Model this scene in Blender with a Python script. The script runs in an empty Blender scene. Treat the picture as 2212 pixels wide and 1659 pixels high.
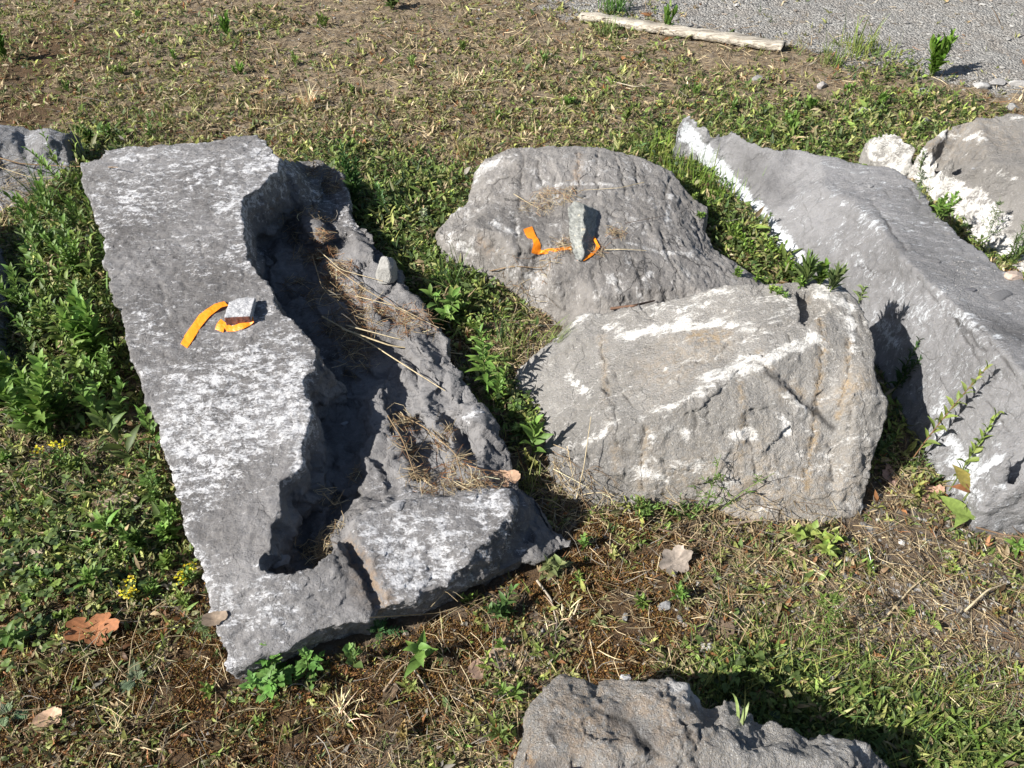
import bpy, math, random
import numpy as np
from mathutils import Vector, geometry
from mathutils.bvhtree import BVHTree
R = math.radians
sc = bpy.context.scene
col = sc.collection
rng = np.random.default_rng(11)
random.seed(5)

# ------------------------------------------------------------------ camera
CAMH, TILT, HF = 1.60, R(45), R(67)
cam = bpy.data.objects.new('camera', bpy.data.cameras.new('camera'))
col.objects.link(cam); sc.camera = cam
cam.location = (0, 0, CAMH); cam.rotation_euler = (TILT, 0, 0)
cam.data.sensor_width = 36; cam.data.lens = 18 / math.tan(HF / 2)
cam.data.clip_start = 0.02; cam.data.clip_end = 2000
# ------------------------------------------------------------------ sky, sun, exposure
SUN_EL, SUN_AZ = R(36), R(23)            # light travels towards +X, turned 20 deg towards +Y
LD = Vector((math.cos(SUN_AZ) * math.cos(SUN_EL), math.sin(SUN_AZ) * math.cos(SUN_EL), -math.sin(SUN_EL)))
w = bpy.data.worlds.new('World'); sc.world = w; w.use_nodes = True
sky = w.node_tree.nodes.new('ShaderNodeTexSky'); sky.sky_type = 'NISHITA'; sky.sun_disc = False
sky.sun_elevation = SUN_EL
sky.sun_rotation = math.atan2(-LD.x, -LD.y)
bg = w.node_tree.nodes['Background']; bg.inputs['Strength'].default_value = 0.050
w.node_tree.links.new(sky.outputs[0], bg.inputs[0])
sd = bpy.data.lights.new('sun', 'SUN'); sd.energy = 5.0; sd.angle = R(0.5); sd.color = (1, 0.96, 0.895)
so = bpy.data.objects.new('sun', sd); col.objects.link(so)
so.rotation_euler = LD.to_track_quat('-Z', 'Y').to_euler()
sc.view_settings.view_transform = 'Standard'; sc.view_settings.look = 'None'
sc.view_settings.exposure = 1.15; sc.view_settings.gamma = 1
sc.render.engine = 'CYCLES'
sc.cycles.max_bounces = 6; sc.cycles.transparent_max_bounces = 4

# ------------------------------------------------------------------ layout helper: photo px (2212 wide) at height z -> place in the world
F = 1106 / math.tan(HF / 2)
ct, st = math.cos(TILT), math.sin(TILT)
def ray(px, py):
    u = (px - 1106) / F; v = (829.5 - py) / F
    return np.array([u, v * ct + st, v * st - ct])
def W(px, py, z=0.0):
    d = ray(px, py); t = (z - CAMH) / d[2]
    return np.array([d[0] * t, d[1] * t, z])
def Wn(px, py, z=0.0):                     # vectorised
    u = (np.asarray(px, float) - 1106) / F; v = (829.5 - np.asarray(py, float)) / F
    dz = v * st - ct; t = (z - CAMH) / dz
    return np.stack([u * t, (v * ct + st) * t, np.zeros_like(t) + z], -1)

# ------------------------------------------------------------------ noise in numpy
_perm = np.random.default_rng(3).permutation(256)
_perm = np.concatenate([_perm, _perm, _perm])
_g = np.random.default_rng(4).normal(size=(256, 3)); _g /= np.linalg.norm(_g, axis=1)[:, None]
def pn(p):
    p = np.asarray(p, float)
    i = np.floor(p).astype(int); f = p - i; i &= 255
    u = f * f * f * (f * (f * 6 - 15) + 10)
    out = 0
    for dx in (0, 1):
        wx = u[:, 0] if dx else 1 - u[:, 0]
        for dy in (0, 1):
            wy = u[:, 1] if dy else 1 - u[:, 1]
            for dz in (0, 1):
                wz = u[:, 2] if dz else 1 - u[:, 2]
                h = _perm[_perm[_perm[(i[:, 0] + dx) & 255] + ((i[:, 1] + dy) & 255)] + ((i[:, 2] + dz) & 255)]
                g = _g[h]
                d = (g * (f - np.array([dx, dy, dz]))).sum(1)
                out = out + wx * wy * wz * d
    return out * 1.6
def fbm(p, sc_, oct_=4, r=0.5):
    a = 1; s = 0; q = np.asarray(p, float) * sc_
    for k in range(oct_):
        s = s + a * pn(q + 17.3 * k); q = q * 2.03; a *= r
    return s
def sstep(a, b, x):
    t = np.clip((x - a) / (b - a), 0, 1); return t * t * (3 - 2 * t)

# ------------------------------------------------------------------ mesh + object helpers
def mk_mesh(name, V, faces, smooth=True, colr=None, mats=None, mi=None):
    """V (n,3); faces: (m,k) array or list of arrays with the same or different k"""
    me = bpy.data.meshes.new(name)
    if isinstance(faces, np.ndarray): faces = [faces]
    faces = [f for f in faces if len(f)]
    V = np.asarray(V, np.float32)
    me.vertices.add(len(V)); me.vertices.foreach_set('co', V.ravel())
    li = np.concatenate([f.ravel() for f in faces]).astype(np.int32)
    cnt = np.concatenate([np.full(len(f), f.shape[1]) for f in faces])
    stt = np.concatenate([[0], np.cumsum(cnt)[:-1]]).astype(np.int32)
    me.loops.add(len(li)); me.loops.foreach_set('vertex_index', li)
    me.polygons.add(len(cnt)); me.polygons.foreach_set('loop_start', stt)
    me.polygons.foreach_set('use_smooth', np.full(len(cnt), smooth, bool))
    me.update(calc_edges=True); me.validate()
    if colr is not None:
        a = me.attributes.new('col', 'FLOAT_COLOR', 'POINT')
        c = np.ones((len(V), 4), np.float32); c[:, :3] = colr
        a.data.foreach_set('color', c.ravel())
    return me
def fattr(me, name, vals):
    a = me.attributes.new(name, 'FLOAT', 'POINT'); a.data.foreach_set('value', np.asarray(vals, np.float32))
def link(name, me, mat=None, parent=None, loc=None):
    if me is not None and mat is not None: me.materials.append(mat)
    o = bpy.data.objects.new(name, me); col.objects.link(o)
    if loc is not None: o.location = loc
    if parent is not None: o.parent = parent
    return o
def tag(o, label=None, cat=None, group=None, kind=None):
    if label: o['label'] = label
    if cat: o['category'] = cat
    if group: o['group'] = group
    if kind: o['kind'] = kind
    return o

# ------------------------------------------------------------------ material helpers
class NT:
    def __init__(s, name):
        s.m = bpy.data.materials.new(name); s.m.use_nodes = True
        s.t = s.m.node_tree; s.t.nodes.clear()
        s.out = s.n('ShaderNodeOutputMaterial'); s.coord = s.n('ShaderNodeTexCoord').outputs['Object']
    def n(s, ty, **kw):
        x = s.t.nodes.new(ty)
        for k, v in kw.items(): setattr(x, k, v)
        return x
    def set(s, sock, v):
        if hasattr(v, 'is_linked') or isinstance(v, bpy.types.NodeSocket): s.t.links.new(v, sock)
        else: sock.default_value = v
    def mapping(s, scale=(1, 1, 1), rot=(0, 0, 0), loc=(0, 0, 0), vec=None):
        m = s.n('ShaderNodeMapping'); s.set(m.inputs['Vector'], vec or s.coord)
        m.inputs['Scale'].default_value = scale; m.inputs['Rotation'].default_value = rot; m.inputs['Location'].default_value = loc
        return m.outputs[0]
    def noise(s, scale, detail=5, rough=.6, vec=None, dist=0.0):
        n = s.n('ShaderNodeTexNoise'); s.set(n.inputs['Vector'], vec or s.coord)
        n.inputs['Scale'].default_value = scale; n.inputs['Detail'].default_value = detail
        n.inputs['Roughness'].default_value = rough; n.inputs['Distortion'].default_value = dist
        return n.outputs['Fac']
    def noisec(s, scale, detail=3, vec=None):
        n = s.n('ShaderNodeTexNoise'); s.set(n.inputs['Vector'], vec or s.coord)
        n.inputs['Scale'].default_value = scale; n.inputs['Detail'].default_value = detail
        return n.outputs['Color']
    def voro(s, scale, feature='F1', vec=None, out='Distance', rnd=1.0):
        n = s.n('ShaderNodeTexVoronoi'); n.feature = feature; s.set(n.inputs['Vector'], vec or s.coord)
        n.inputs['Scale'].default_value = scale; n.inputs['Randomness'].default_value = rnd
        return n.outputs[out]
    def math(s, op, a, b=0.0, c=None, clamp=False):
        n = s.n('ShaderNodeMath'); n.operation = op; n.use_clamp = clamp
        s.set(n.inputs[0], a); s.set(n.inputs[1], b)
        if c is not None: s.set(n.inputs[2], c)
        return n.outputs[0]
    def vadd(s, a, b):
        n = s.n('ShaderNodeVectorMath'); n.operation = 'ADD'; s.set(n.inputs[0], a); s.set(n.inputs[1], b); return n.outputs[0]
    def vscale(s, a, k):
        n = s.n('ShaderNodeVectorMath'); n.operation = 'SCALE'; s.set(n.inputs[0], a); n.inputs['Scale'].default_value = k; return n.outputs[0]
    def rng_(s, v, a, b, c=0.0, d=1.0, smooth=True):
        n = s.n('ShaderNodeMapRange'); n.interpolation_type = 'SMOOTHSTEP' if smooth else 'LINEAR'
        s.set(n.inputs['Value'], v); n.inputs['From Min'].default_value = a; n.inputs['From Max'].default_value = b
        n.inputs['To Min'].default_value = c; n.inputs['To Max'].default_value = d
        return n.outputs[0]
    def mix(s, f, a, b, blend='MIX'):
        n = s.n('ShaderNodeMix'); n.data_type = 'RGBA'; n.blend_type = blend
        s.set(n.inputs[0], f)
        for sock, v in ((n.inputs[6], a), (n.inputs[7], b)):
            s.set(sock, v if not isinstance(v, tuple) else (v + (1,))[:4])
        return n.outputs[2]
    def attr(s, name, out='Fac'):
        n = s.n('ShaderNodeAttribute'); n.attribute_name = name; return n.outputs[out]
    def bump(s, h, strength=.5, dist=.01, normal=None):
        n = s.n('ShaderNodeBump'); s.set(n.inputs['Height'], h)
        n.inputs['Strength'].default_value = strength; n.inputs['Distance'].default_value = dist
        if normal is not None: s.set(n.inputs['Normal'], normal)
        return n.outputs[0]
    def bsdf(s, colr, rough=.8, normal=None, spec=.3, sss=None):
        b = s.n('ShaderNodeBsdfPrincipled')
        s.set(b.inputs['Base Color'], colr if not isinstance(colr, tuple) else (colr + (1,))[:4])
        s.set(b.inputs['Roughness'], rough); b.inputs['Specular IOR Level'].default_value = spec
        if normal is not None: s.set(b.inputs['Normal'], normal)
        return b.outputs[0]
    def done(s, sh):
        s.t.links.new(sh, s.out.inputs['Surface']); return s.m

def rock_mat(name, dark, mid, white, streak=(1, 1, 1), rot=(0, 0, 0), wbase=0.0, wscale=22, wsoft=.07, orange=(.36, .22, .10),
             grain=.25, tan=(.30, .26, .20), crack=(6, 18, 6), crackrot=(0, 0, 0), crackamt=1.0, bumpk=1.0, flake=0.0, wgain=.062, wvar=.06, fine=.5, dist=.25, wcap=1.55):
    s = NT(name)
    warp = s.vscale(s.noisec(9, 4), wvar)
    v0 = s.vadd(s.coord, warp)
    vs = s.mapping(streak, rot, vec=v0)
    n1 = s.noise(wscale, 6, .70, vs, dist)
    n2 = s.noise(wscale * 4.2, 4, .75, vs, dist)
    lo = s.noise(3.2, 4, .55, v0)
    base = s.mix(s.rng_(s.math('ADD', s.math('MULTIPLY', lo, .6), s.math('MULTIPLY', s.noise(38, 6, .7), .4)), .36, .64), dark, mid)
    # fine grain
    fg = s.noise(330, 3, .7)
    base = s.mix(s.rng_(fg, .35, .7, 0, grain), base, tan)
    base = s.mix(s.rng_(s.voro(160), .0, .32, grain * 1.4, 0), base, (mid[0] * 1.9, mid[1] * 1.9, mid[2] * 1.85))
    # stain of ochre
    o = s.math('MULTIPLY', s.attr('o'), s.rng_(s.noise(60, 6, .7), .38, .62))
    base = s.mix(o, base, orange)
    # dirt in 'd'
    base = s.mix(s.math('MULTIPLY', s.attr('d'), s.rng_(s.noise(50, 5, .7), .2, .6, .45, 1)), base, (dark[0] * .62, dark[1] * .60, dark[2] * .58))
    # white scuffed calcite
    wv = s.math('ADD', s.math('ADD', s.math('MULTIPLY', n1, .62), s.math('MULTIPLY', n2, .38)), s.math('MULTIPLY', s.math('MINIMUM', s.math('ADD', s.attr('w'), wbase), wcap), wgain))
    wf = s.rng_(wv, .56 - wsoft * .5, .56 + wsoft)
    colr = s.mix(wf, base, white)
    # cracks
    vc = s.mapping(crack, crackrot, vec=s.vadd(s.coord, s.vscale(s.noisec(14, 5), .11)))
    cr = s.voro(1.0, 'DISTANCE_TO_EDGE', vc)
    cm = s.rng_(s.noise(5, 3, .5), .44, .56)
    crk = s.math('MULTIPLY', s.rng_(cr, 0.0, .016, 1, 0), cm)
    crk = s.math('MULTIPLY', crk, crackamt)
    colr = s.mix(s.math('MULTIPLY', crk, .7), colr, (.035, .032, .030))
    colr = s.mix(s.math('MULTIPLY', s.rng_(s.attr('c'), .35, .95), .8), colr, (.030, .027, .025))
    # relief
    h = s.math('ADD', s.math('MULTIPLY', s.noise(48, 7, .76, vs, .3), .9), s.math('MULTIPLY', s.noise(170, 4, .75), fine))
    h = s.math('ADD', h, s.math('MULTIPLY', crk, -.55))
    if flake:
        fl = s.voro(wscale * 1.15, 'SMOOTH_F1', vs); h = s.math('ADD', h, s.math('MULTIPLY', fl, flake))
    h = s.math('ADD', h, s.math('MULTIPLY', wf, .12))
    return s.done(s.bsdf(colr, .82, s.bump(h, 1.0, .0075 * bumpk), .35))

# ------------------------------------------------------------------ rocks
ROCKS = []       # (footprint polygon xy, bvh, object)
def densify(pl, step=.035, close=False):
    out = []; n = len(pl)
    for i in range(n if close else n - 1):
        a = pl[i]; b = pl[(i + 1) % n]; k = max(1, int(np.linalg.norm(b[:2] - a[:2]) / step))
        for j in range(k): out.append(a + (b - a) * j / k)
    if not close: out.append(pl[-1])
    return out
def rock(name, label, mat, outline, inner, zbot=-.10, wall=0.01, voxel=.006, smooth=3, amp=(.012, .006, .0022), seed=0,
         streak=(1, 1, 1), strokes=(), wlow=(0, 0), ridge=0.0, cat='rock', group=None, jag=.004, billow=0.0, extra=None):
    W_ = lambda p: np.array(p[1:], float) if p[0] == 'w' else W(*p)
    out = np.array([W_(p) for p in outline])
    segs = [np.array([W_(p) for p in pl]) for pl in inner]
    pts = list(out); edges = [(i, (i + 1) % len(out)) for i in range(len(out))]
    for sg in segs:
        b = len(pts); pts += list(sg); edges += [(b + i, b + i + 1) for i in range(len(sg) - 1)]
    P_ = np.array(pts)
    vv, ee, ff, ov, oe, of = geometry.delaunay_2d_cdt([Vector(p[:2]) for p in P_], edges, [list(range(len(out)))], 1, 1e-5)
    z = []
    for i, v in enumerate(vv):
        if ov[i]: z.append(P_[ov[i][0], 2])
        else:
            d = np.linalg.norm(P_[:, :2] - np.array(v), axis=1); k = np.argsort(d)[:3]; ww = 1 / (d[k] + 1e-4); z.append((P_[k, 2] * ww).sum() / ww.sum())
    XY = np.array([tuple(v) for v in vv]); z = np.array(z); n = len(XY)
    # outward 2-D normals for the border
    cnt = {}
    for f in ff:
        for a, b in zip(f, list(f[1:]) + [f[0]]): cnt[(a, b)] = 1
    border = [(a, b) for (a, b) in cnt if (b, a) not in cnt]
    off = np.zeros((n, 2))
    for a, b in border:
        d = XY[b] - XY[a]; nn = np.array([d[1], -d[0]]); nn /= np.linalg.norm(nn) + 1e-9
        off[a] += nn; off[b] += nn
    off /= np.linalg.norm(off, axis=1)[:, None] + 1e-9
    V = np.concatenate([np.column_stack([XY, z]), np.column_stack([XY + off * wall, np.full(n, zbot)])])
    faces = [tuple(f) for f in ff] + [tuple(i + n for i in reversed(f)) for f in ff] + [(b, a, a + n, b + n) for a, b in border]
    me = bpy.data.meshes.new(name); me.from_pydata([tuple(v) for v in V], [], faces); me.update()
    tmp = bpy.data.objects.new('tmp', me); col.objects.link(tmp)
    m = tmp.modifiers.new('r', 'REMESH'); m.mode = 'VOXEL'; m.voxel_size = voxel
    m = tmp.modifiers.new('s', 'SMOOTH'); m.iterations = smooth; m.factor = .5
    dg = bpy.context.evaluated_depsgraph_get(); dg.update()
    em = bpy.data.meshes.new_from_object(tmp.evaluated_get(dg))
    bpy.data.objects.remove(tmp); bpy.data.meshes.remove(me)
    nv = len(em.vertices); C = np.empty(nv * 3, np.float32); em.vertices.foreach_get('co', C); C = C.reshape(-1, 3).astype(float)
    N = np.empty(nv * 3, np.float32); em.vertex_normals.foreach_get('vector', N); N = N.reshape(-1, 3).astype(float)
    s0 = np.array([seed * 3.1, seed * 7.7, seed * 1.3]); q = C * np.array(streak) + s0
    d = amp[0] * fbm(C + s0, 7, 3) + amp[1] * fbm(q, 19, 4, .55) + amp[2] * (fbm(q, 60, 3, .6))
    if ridge:
        r = fbm(q, 24, 3, .55); d -= ridge * np.exp(-(r / .09) ** 2)
    if billow: d -= billow * (np.abs(fbm(q + 3, 9, 5, .58)) - .2)
    if extra: d += extra(C)
    C += N * d[:, None]
    if jag: C += jag * np.column_stack([fbm(C + s0 + 5, 34, 3, .6), fbm(C + s0 + 9, 34, 3, .6), 0 * d])
    if jag: C += jag * 1.1 * np.column_stack([fbm(C + s0 + 6, 11, 2, .6), fbm(C + s0 + 2, 11, 2, .6), 0 * d])
    em.vertices.foreach_set('co', C.astype(np.float32).ravel()); em.update()
    bvh = BVHTree.FromPolygons([Vector(c) for c in C], [tuple(p.vertices) for p in em.polygons])
    A = {'w': wlow[0] + wlow[1] * fbm(C + s0, 5, 3), 'o': np.zeros(nv), 'd': np.zeros(nv), 'c': np.zeros(nv)}; gr_ = np.random.default_rng(seed)
    O = Vector((0, 0, CAMH))
    for kind, rad, val, pl in strokes:          # worn, stained or scuffed patches, fixed to the stone in 3-D
        pp = []
        if kind == 'c':
            w_ = []
            for (a, b), (c, d_) in zip(pl[:-1], pl[1:]):
                m_ = max(2, int(math.hypot(c - a, d_ - b) / 11)); w_ += [(a + (c - a) * i / m_ + gr_.normal(0, 2.6), b + (d_ - b) * i / m_ + gr_.normal(0, 2)) for i in range(m_)]
            pl = w_ + [pl[-1]]
        for (x, y) in pl:
            h = bvh.ray_cast(O, Vector(ray(x, y)).normalized())
            if h[0] is not None: pp.append(np.array(h[0]))
        if not pp: continue
        if len(pp) == 1: pp.append(pp[0] + 1e-4)
        wob = 1 + .35 * fbm(C + s0, 16, 3) if kind != 'c' else 1 + 1.1 * np.clip(fbm(C + s0, 22, 3), -.7, 1)
        best = np.full(nv, 9.0)
        for a, b in zip(pp[:-1], pp[1:]):
            ab = b - a; t = np.clip(((C - a) @ ab) / (ab @ ab + 1e-12), 0, 1)
            best = np.minimum(best, np.linalg.norm(C - a - t[:, None] * ab, axis=1))
        g = np.exp(-(best / (rad * wob)) ** 2) * val
        A[kind] = A[kind] + g
    for k in A: fattr(em, k, A[k])
    C = C - N * (.0055 * np.clip(A['c'], 0, 1.2))[:, None]
    c0 = Vector((float(out[:, 0].mean()), float(out[:, 1].mean()), 0))
    C2 = C - np.array(c0); em.vertices.foreach_set('co', C2.astype(np.float32).ravel())
    em.polygons.foreach_set('use_smooth', np.ones(len(em.polygons), bool)); em.update()
    em.materials.clear()
    o = link(name, em, mat, loc=c0)
    if cat: tag(o, label, cat, group)
    ROCKS.append((out[:, :2], bvh, o)); return o

def inside(poly, X, Y):
    r = np.zeros(len(X), bool); n = len(poly)
    for i in range(n):
        x1, y1 = poly[i]; x2, y2 = poly[(i + 1) % n]
        c = ((y1 > Y) != (y2 > Y)) & (X < (x2 - x1) * (Y - y1) / (y2 - y1 + 1e-12) + x1)
        r ^= c
    return r

M_SLAB = rock_mat('scuffed_limestone', (.085, .082, .085), (.20, .197, .203), (.52, .52, .535), (1.0, 1.8, 1.2), (0, 0, R(-14)), .35, 30, .075, grain=.18, crack=(9, 4.5, 5), crackrot=(0, 0, R(15)), crackamt=.3, flake=.5, wvar=.02, dist=.1, wgain=.050, fine=.7)
M_MID = rock_mat('weathered_limestone', (.13, .123, .12), (.225, .215, .21), (.50, .49, .48), (1.6, 1.0, 1.0), (0, 0, R(10)), -.1, 14, .10, grain=.30, crack=(11, 2.6, 5), crackrot=(0, 0, R(8)), crackamt=.9, flake=.25, fine=.7)
M_BIG = rock_mat('grey_limestone', (.20, .195, .19), (.33, .32, .312), (.72, .70, .67), (1.0, 2.0, 1.2), (0, 0, R(-24)), -.25, 15, .09, grain=.45, crack=(7, 1.8, 3.2), crackrot=(R(20), 0, R(-4)), crackamt=.6, orange=(.37, .275, .17), fine=1.1, bumpk=1.3, wcap=1.9)
M_LONG = rock_mat('blue_grey_limestone', (.15, .15, .157), (.25, .25, .262), (.58, .60, .63), (1.0, 3.2, 1.5), (0, 0, R(20)), -.35, 20, .08, grain=.22, crack=(5, 3, 5), crackrot=(0, 0, R(-35)), crackamt=.35, wcap=3, bumpk=1.3, fine=.8)
M_LOW = rock_mat('rough_grey_stone', (.19, .187, .188), (.33, .325, .322), (.55, .54, .53), (1, 1, 1), (0, 0, 0), -.8, 18, .10, grain=.6, crack=(4, 4, 4), crackamt=.12, bumpk=1.6, fine=1.2)

def facet(seed, size, tilt, off, an=(1, 1, 1)):
    # broken stone: patches of the surface tilted and stepped against each other
    def f(C):
        g = np.random.default_rng(seed); an_ = np.array(an); lo, hi = C.min(0), C.max(0); vol = (hi[0] - lo[0]) * (hi[1] - lo[1]); n = int(min(900, max(20, vol / size ** 2 * 1.6)))
        S = lo + g.random((n, 3)) * (hi - lo); G_ = g.normal(0, tilt, (n, 3)); O_ = g.normal(0, off, n)
        P_ = C + .35 * size * np.column_stack([fbm(C + 4, 14 * .05 / size, 2), fbm(C + 7, 14 * .05 / size, 2), 0 * C[:, 0]])
        out = np.zeros(len(C)); Sa = S * an_
        for a in range(0, len(C), 20000):
            q = P_[a:a + 20000] * an_; d2 = ((q[:, None] - Sa[None]) ** 2).sum(2); k = d2.argmin(1)
            out[a:a + 20000] = ((C[a:a + 20000] - S[k]) * G_[k]).sum(1).clip(-size * .3, size * .3) + O_[k]
        return out
    return f

# slab with the broken trough
plateau = [(172,353,.26),(224,337,.27),(226,323,.27),(277,315,.275),(347,312,.28),(451,303,.285),(513,292,.29),(555,290,.29),(575,303,.285),(586,322,.285),(605,343,.28)]
rim = [(605,343,.28),(603,367,.275),(586,377,.275),(562,405,.27),(530,420,.27),(522,433,.27),(523,464,.265),(530,498,.26),(530,533,.255),(534,561,.25),(562,589,.25),(582,606,.248),(593,637,.245),(605,672,.24),(645,703,.235),(680,738,.23),(697,776,.225),(679,800,.222),(656,815,.22),(658,853,.215),(674,888,.21),(672,912,.21),(665,930,.205),(653,971,.20),(653,1002,.195),(637,1027,.19),(609,1037,.19),(608,1068,.185),(615,1110,.175),(592,1124,.175),(589,1158,.17),(589,1183,.165),(571,1197,.165),(561,1221,.16),(596,1231,.158),(620,1238,.155),(648,1231,.155),(686,1224,.155),(713,1193,.155),(727,1169,.155)]
rim2 = [(772,1118,.155),(800,1102,.158),(874,1089,.16),(958,1077,.16),(1030,1070,.16),(1070,1067,.16),(1096,1063,.16)]
left = [(482,1453,.075),(478,1409,.085),(462,1361,.10),(442,1281,.115),(436,1245,.12),(419,1193,.13),(395,1134,.14),(381,1072,.15),(370,1020,.16),(349,971,.17),(339,916,.18),(308,860,.19),(301,812,.195),(277,760,.205),(257,672,.215),(236,620,.22),(225,568,.225),(222,509,.235),(208,471,.24),(191,426,.245),(173,384,.25)]
front = [(1244,1173,.035),(1178,1205,.045),(1138,1211,.045),(1078,1237,.05),(1020,1255,.06),(966,1266,.10),(890,1301,.105),(832,1309,.10),(815,1320,.095),(798,1340,.095),(746,1347,.10),(638,1393,.09),(558,1425,.085),(514,1451,.075)]
ledge = [(640,345,.14),(690,343,.13),(715,362,.09),(741,378,.10),(750,414,.105),(756,449,.105),(774,470,.10),(795,494,.105),(812,529,.10),(850,560,.09),(868,600,.08),(890,640,.07),(918,680,.065),(945,713,.07),(966,744,.075),(983,785,.075),(1004,827,.07),(1035,862,.075),(1062,900,.08),(1088,960,.07),(1108,1010,.065),(1120,1050,.06),(1170,1077,.05),(1196,1117,.045)]
outline = plateau + ledge + front + left
shift = lambda pl, dx, dy, z: [(p[0] + dx, p[1] + dy, z) for p in pl]
rw = np.array([W(*p) for p in rim]); foot = []
for i_ in range(1, len(rw) - 1):                # foot of the broken face: a hand's breadth out from the rim and well below it
    d_ = rw[min(i_ + 1, len(rw) - 1)] - rw[max(i_ - 1, 0)]; n_ = np.array([-d_[1], d_[0]]); n_ /= np.linalg.norm(n_)
    k_ = i_ / len(rw); o_ = .012 + .006 * math.sin(i_ * 1.9)
    zf_ = .085 - .045 * min(1, k_ * 3)
    q_ = rw[i_, :2] + n_ * o_ 
    if np.min(np.linalg.norm(rw[:, :2] - q_, axis=1)) > .007: foot.append(('w', q_[0], q_[1], zf_))
inner = [rim[1:], rim2, foot,
  [(235,395,.258),(330,375,.268),(430,360,.276),(530,345,.284)],[(255,500,.244),(380,480,.252),(470,470,.26)],[(300,700,.215),(450,690,.224),(560,680,.234)],[(380,900,.19),(500,890,.198),(600,880,.206)],[(430,1080,.155),(500,1080,.164),(560,1075,.172)],[(860,1180,.138),(930,1150,.147),(1000,1120,.153)],
  [(727,1169,.155),(758,1217,.15),(778,1261,.135),(800,1300,.12)],
  [(738,1165,.115),(775,1225,.118),(800,1275,.108),(814,1316,.095)],
  [(772,1118,.155),(772,1153,.15),(798,1201,.145),(818,1261,.125),(828,1303,.105)],
  [(752,1125,.105),(738,1150,.11)],
  [(1096,1063,.16),(1114,1093,.158),(1054,1161,.145),(1014,1209,.13),(970,1258,.112)],
  [(1114,1062,.10),(1152,1105,.062),(1136,1165,.052),(1090,1218,.05)],
  # ridges of the lower ledge
  [(672,400,.12),(698,440,.10),(712,480,.09),(728,520,.08)],
  [(658,450,.125),(672,480,.125),(690,515,.11),(706,550,.08)],
  [(655,520,.05),(690,570,.045)],
  [(700,400,.09),(722,440,.09),(745,490,.105),(770,530,.10),(790,590,.09),(820,640,.075)],
  [(640,560,.06),(690,620,.06),(740,690,.055),(800,740,.06),(850,800,.07),(872,850,.06)],
  [(880,720,.095),(920,770,.10),(940,820,.10),(960,880,.07),(975,930,.065)],
  [(850,740,.05),(890,790,.055),(910,840,.055)],
  [(815,830,.095),(845,890,.10),(850,950,.105),(880,1000,.09),(890,1050,.09)],
  [(795,900,.09),(815,960,.10),(800,1010,.09),(770,1060,.085),(790,1085,.11)],
  [(862,900,.06),(880,960,.055),(915,1030,.055)],
  [(760,860,.045),(765,930,.045),(755,1000,.045),(735,1060,.045),(720,1110,.05)],
  [(1010,900,.115),(1030,880,.12),(1050,950,.105),(1040,1010,.095),(1060,1050,.10)],
  [(910,900,.055),(940,960,.055),(960,1020,.065),(975,1060,.09)],
  [(905,880,.08),(935,915,.095),(975,960,.09),(1000,1010,.085)],
  [(1000,930,.05),(1010,980,.05)]]
stw = [('w',.10,1.5,[(420,880),(520,900),(620,860)]),('w',.08,1.3,[(560,760),(640,800)]),('w',.09,1.0,[(420,1000),(560,960),(640,960)]),
  ('w',.06,1.3,[(880,1160),(1000,1120),(1060,1090)]),('w',.06,1.2,[(870,1260),(930,1210)]),('w',.02,2.2,[(590,330),(598,380),(540,430),(528,500)]),
  ('w',.018,2.0,[(660,900),(655,960),(645,1020)]),('w',.02,1.8,[(780,1120),(800,1200),(830,1300)]),('w',.05,.9,[(500,1300),(600,1330)]),('w',.03,1.4,[(190,350),(260,345),(380,325)]),
  ('w',.08,.5,[(300,440),(500,400)]),('w',.02,1.5,[(350,980),(420,1190),(450,1300),(490,1430)]),
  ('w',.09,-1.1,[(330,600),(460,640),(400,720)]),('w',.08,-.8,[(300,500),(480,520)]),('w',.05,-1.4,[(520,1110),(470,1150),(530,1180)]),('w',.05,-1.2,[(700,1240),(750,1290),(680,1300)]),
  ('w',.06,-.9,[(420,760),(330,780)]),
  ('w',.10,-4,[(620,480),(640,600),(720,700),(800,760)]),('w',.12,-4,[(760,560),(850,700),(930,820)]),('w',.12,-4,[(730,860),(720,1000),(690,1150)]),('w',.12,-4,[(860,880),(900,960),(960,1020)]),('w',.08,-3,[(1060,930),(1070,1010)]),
  ('w',.028,-4,[(745,1160),(790,1230),(818,1290)]),('o',.03,.55,[(760,1190),(800,1260),(822,1300)]),('d',.03,.6,[(735,1190),(765,1250),(795,1310)]),('w',.10,-2,[(1160,1120),(1130,1180)]),
  ('c',0.0035,0.7,[(208,420),(290,430),(330,455)]),('c',0.0035,0.7,[(345,590),(350,640),(365,690)]),('c',0.0035,0.7,[(480,340),(470,400)]),('c',0.0035,0.7,[(430,520),(440,560)]),('c',0.0035,0.7,[(530,560),(525,640)]),('c',0.0035,0.7,[(400,610),(395,660)]),('c',0.0035,0.7,[(640,895),(655,930)]),('c',0.0035,0.7,[(625,900),(640,945)]),('c',0.0035,0.7,[(430,1110),(470,1095),(500,1065)]),('c',0.0035,0.7,[(300,375),(420,350),(500,345)]),('c',0.0035,0.7,[(380,450),(460,440)]),('c',0.0035,0.7,[(730,1200),(770,1290)]),('c',0.0035,0.7,[(470,860),(540,800)]),
  ('w',.02,5,[(1000,905),(1035,890)]),('o',.008,.8,[(300,830),(360,1000),(430,1230),(470,1400)])]
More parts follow.
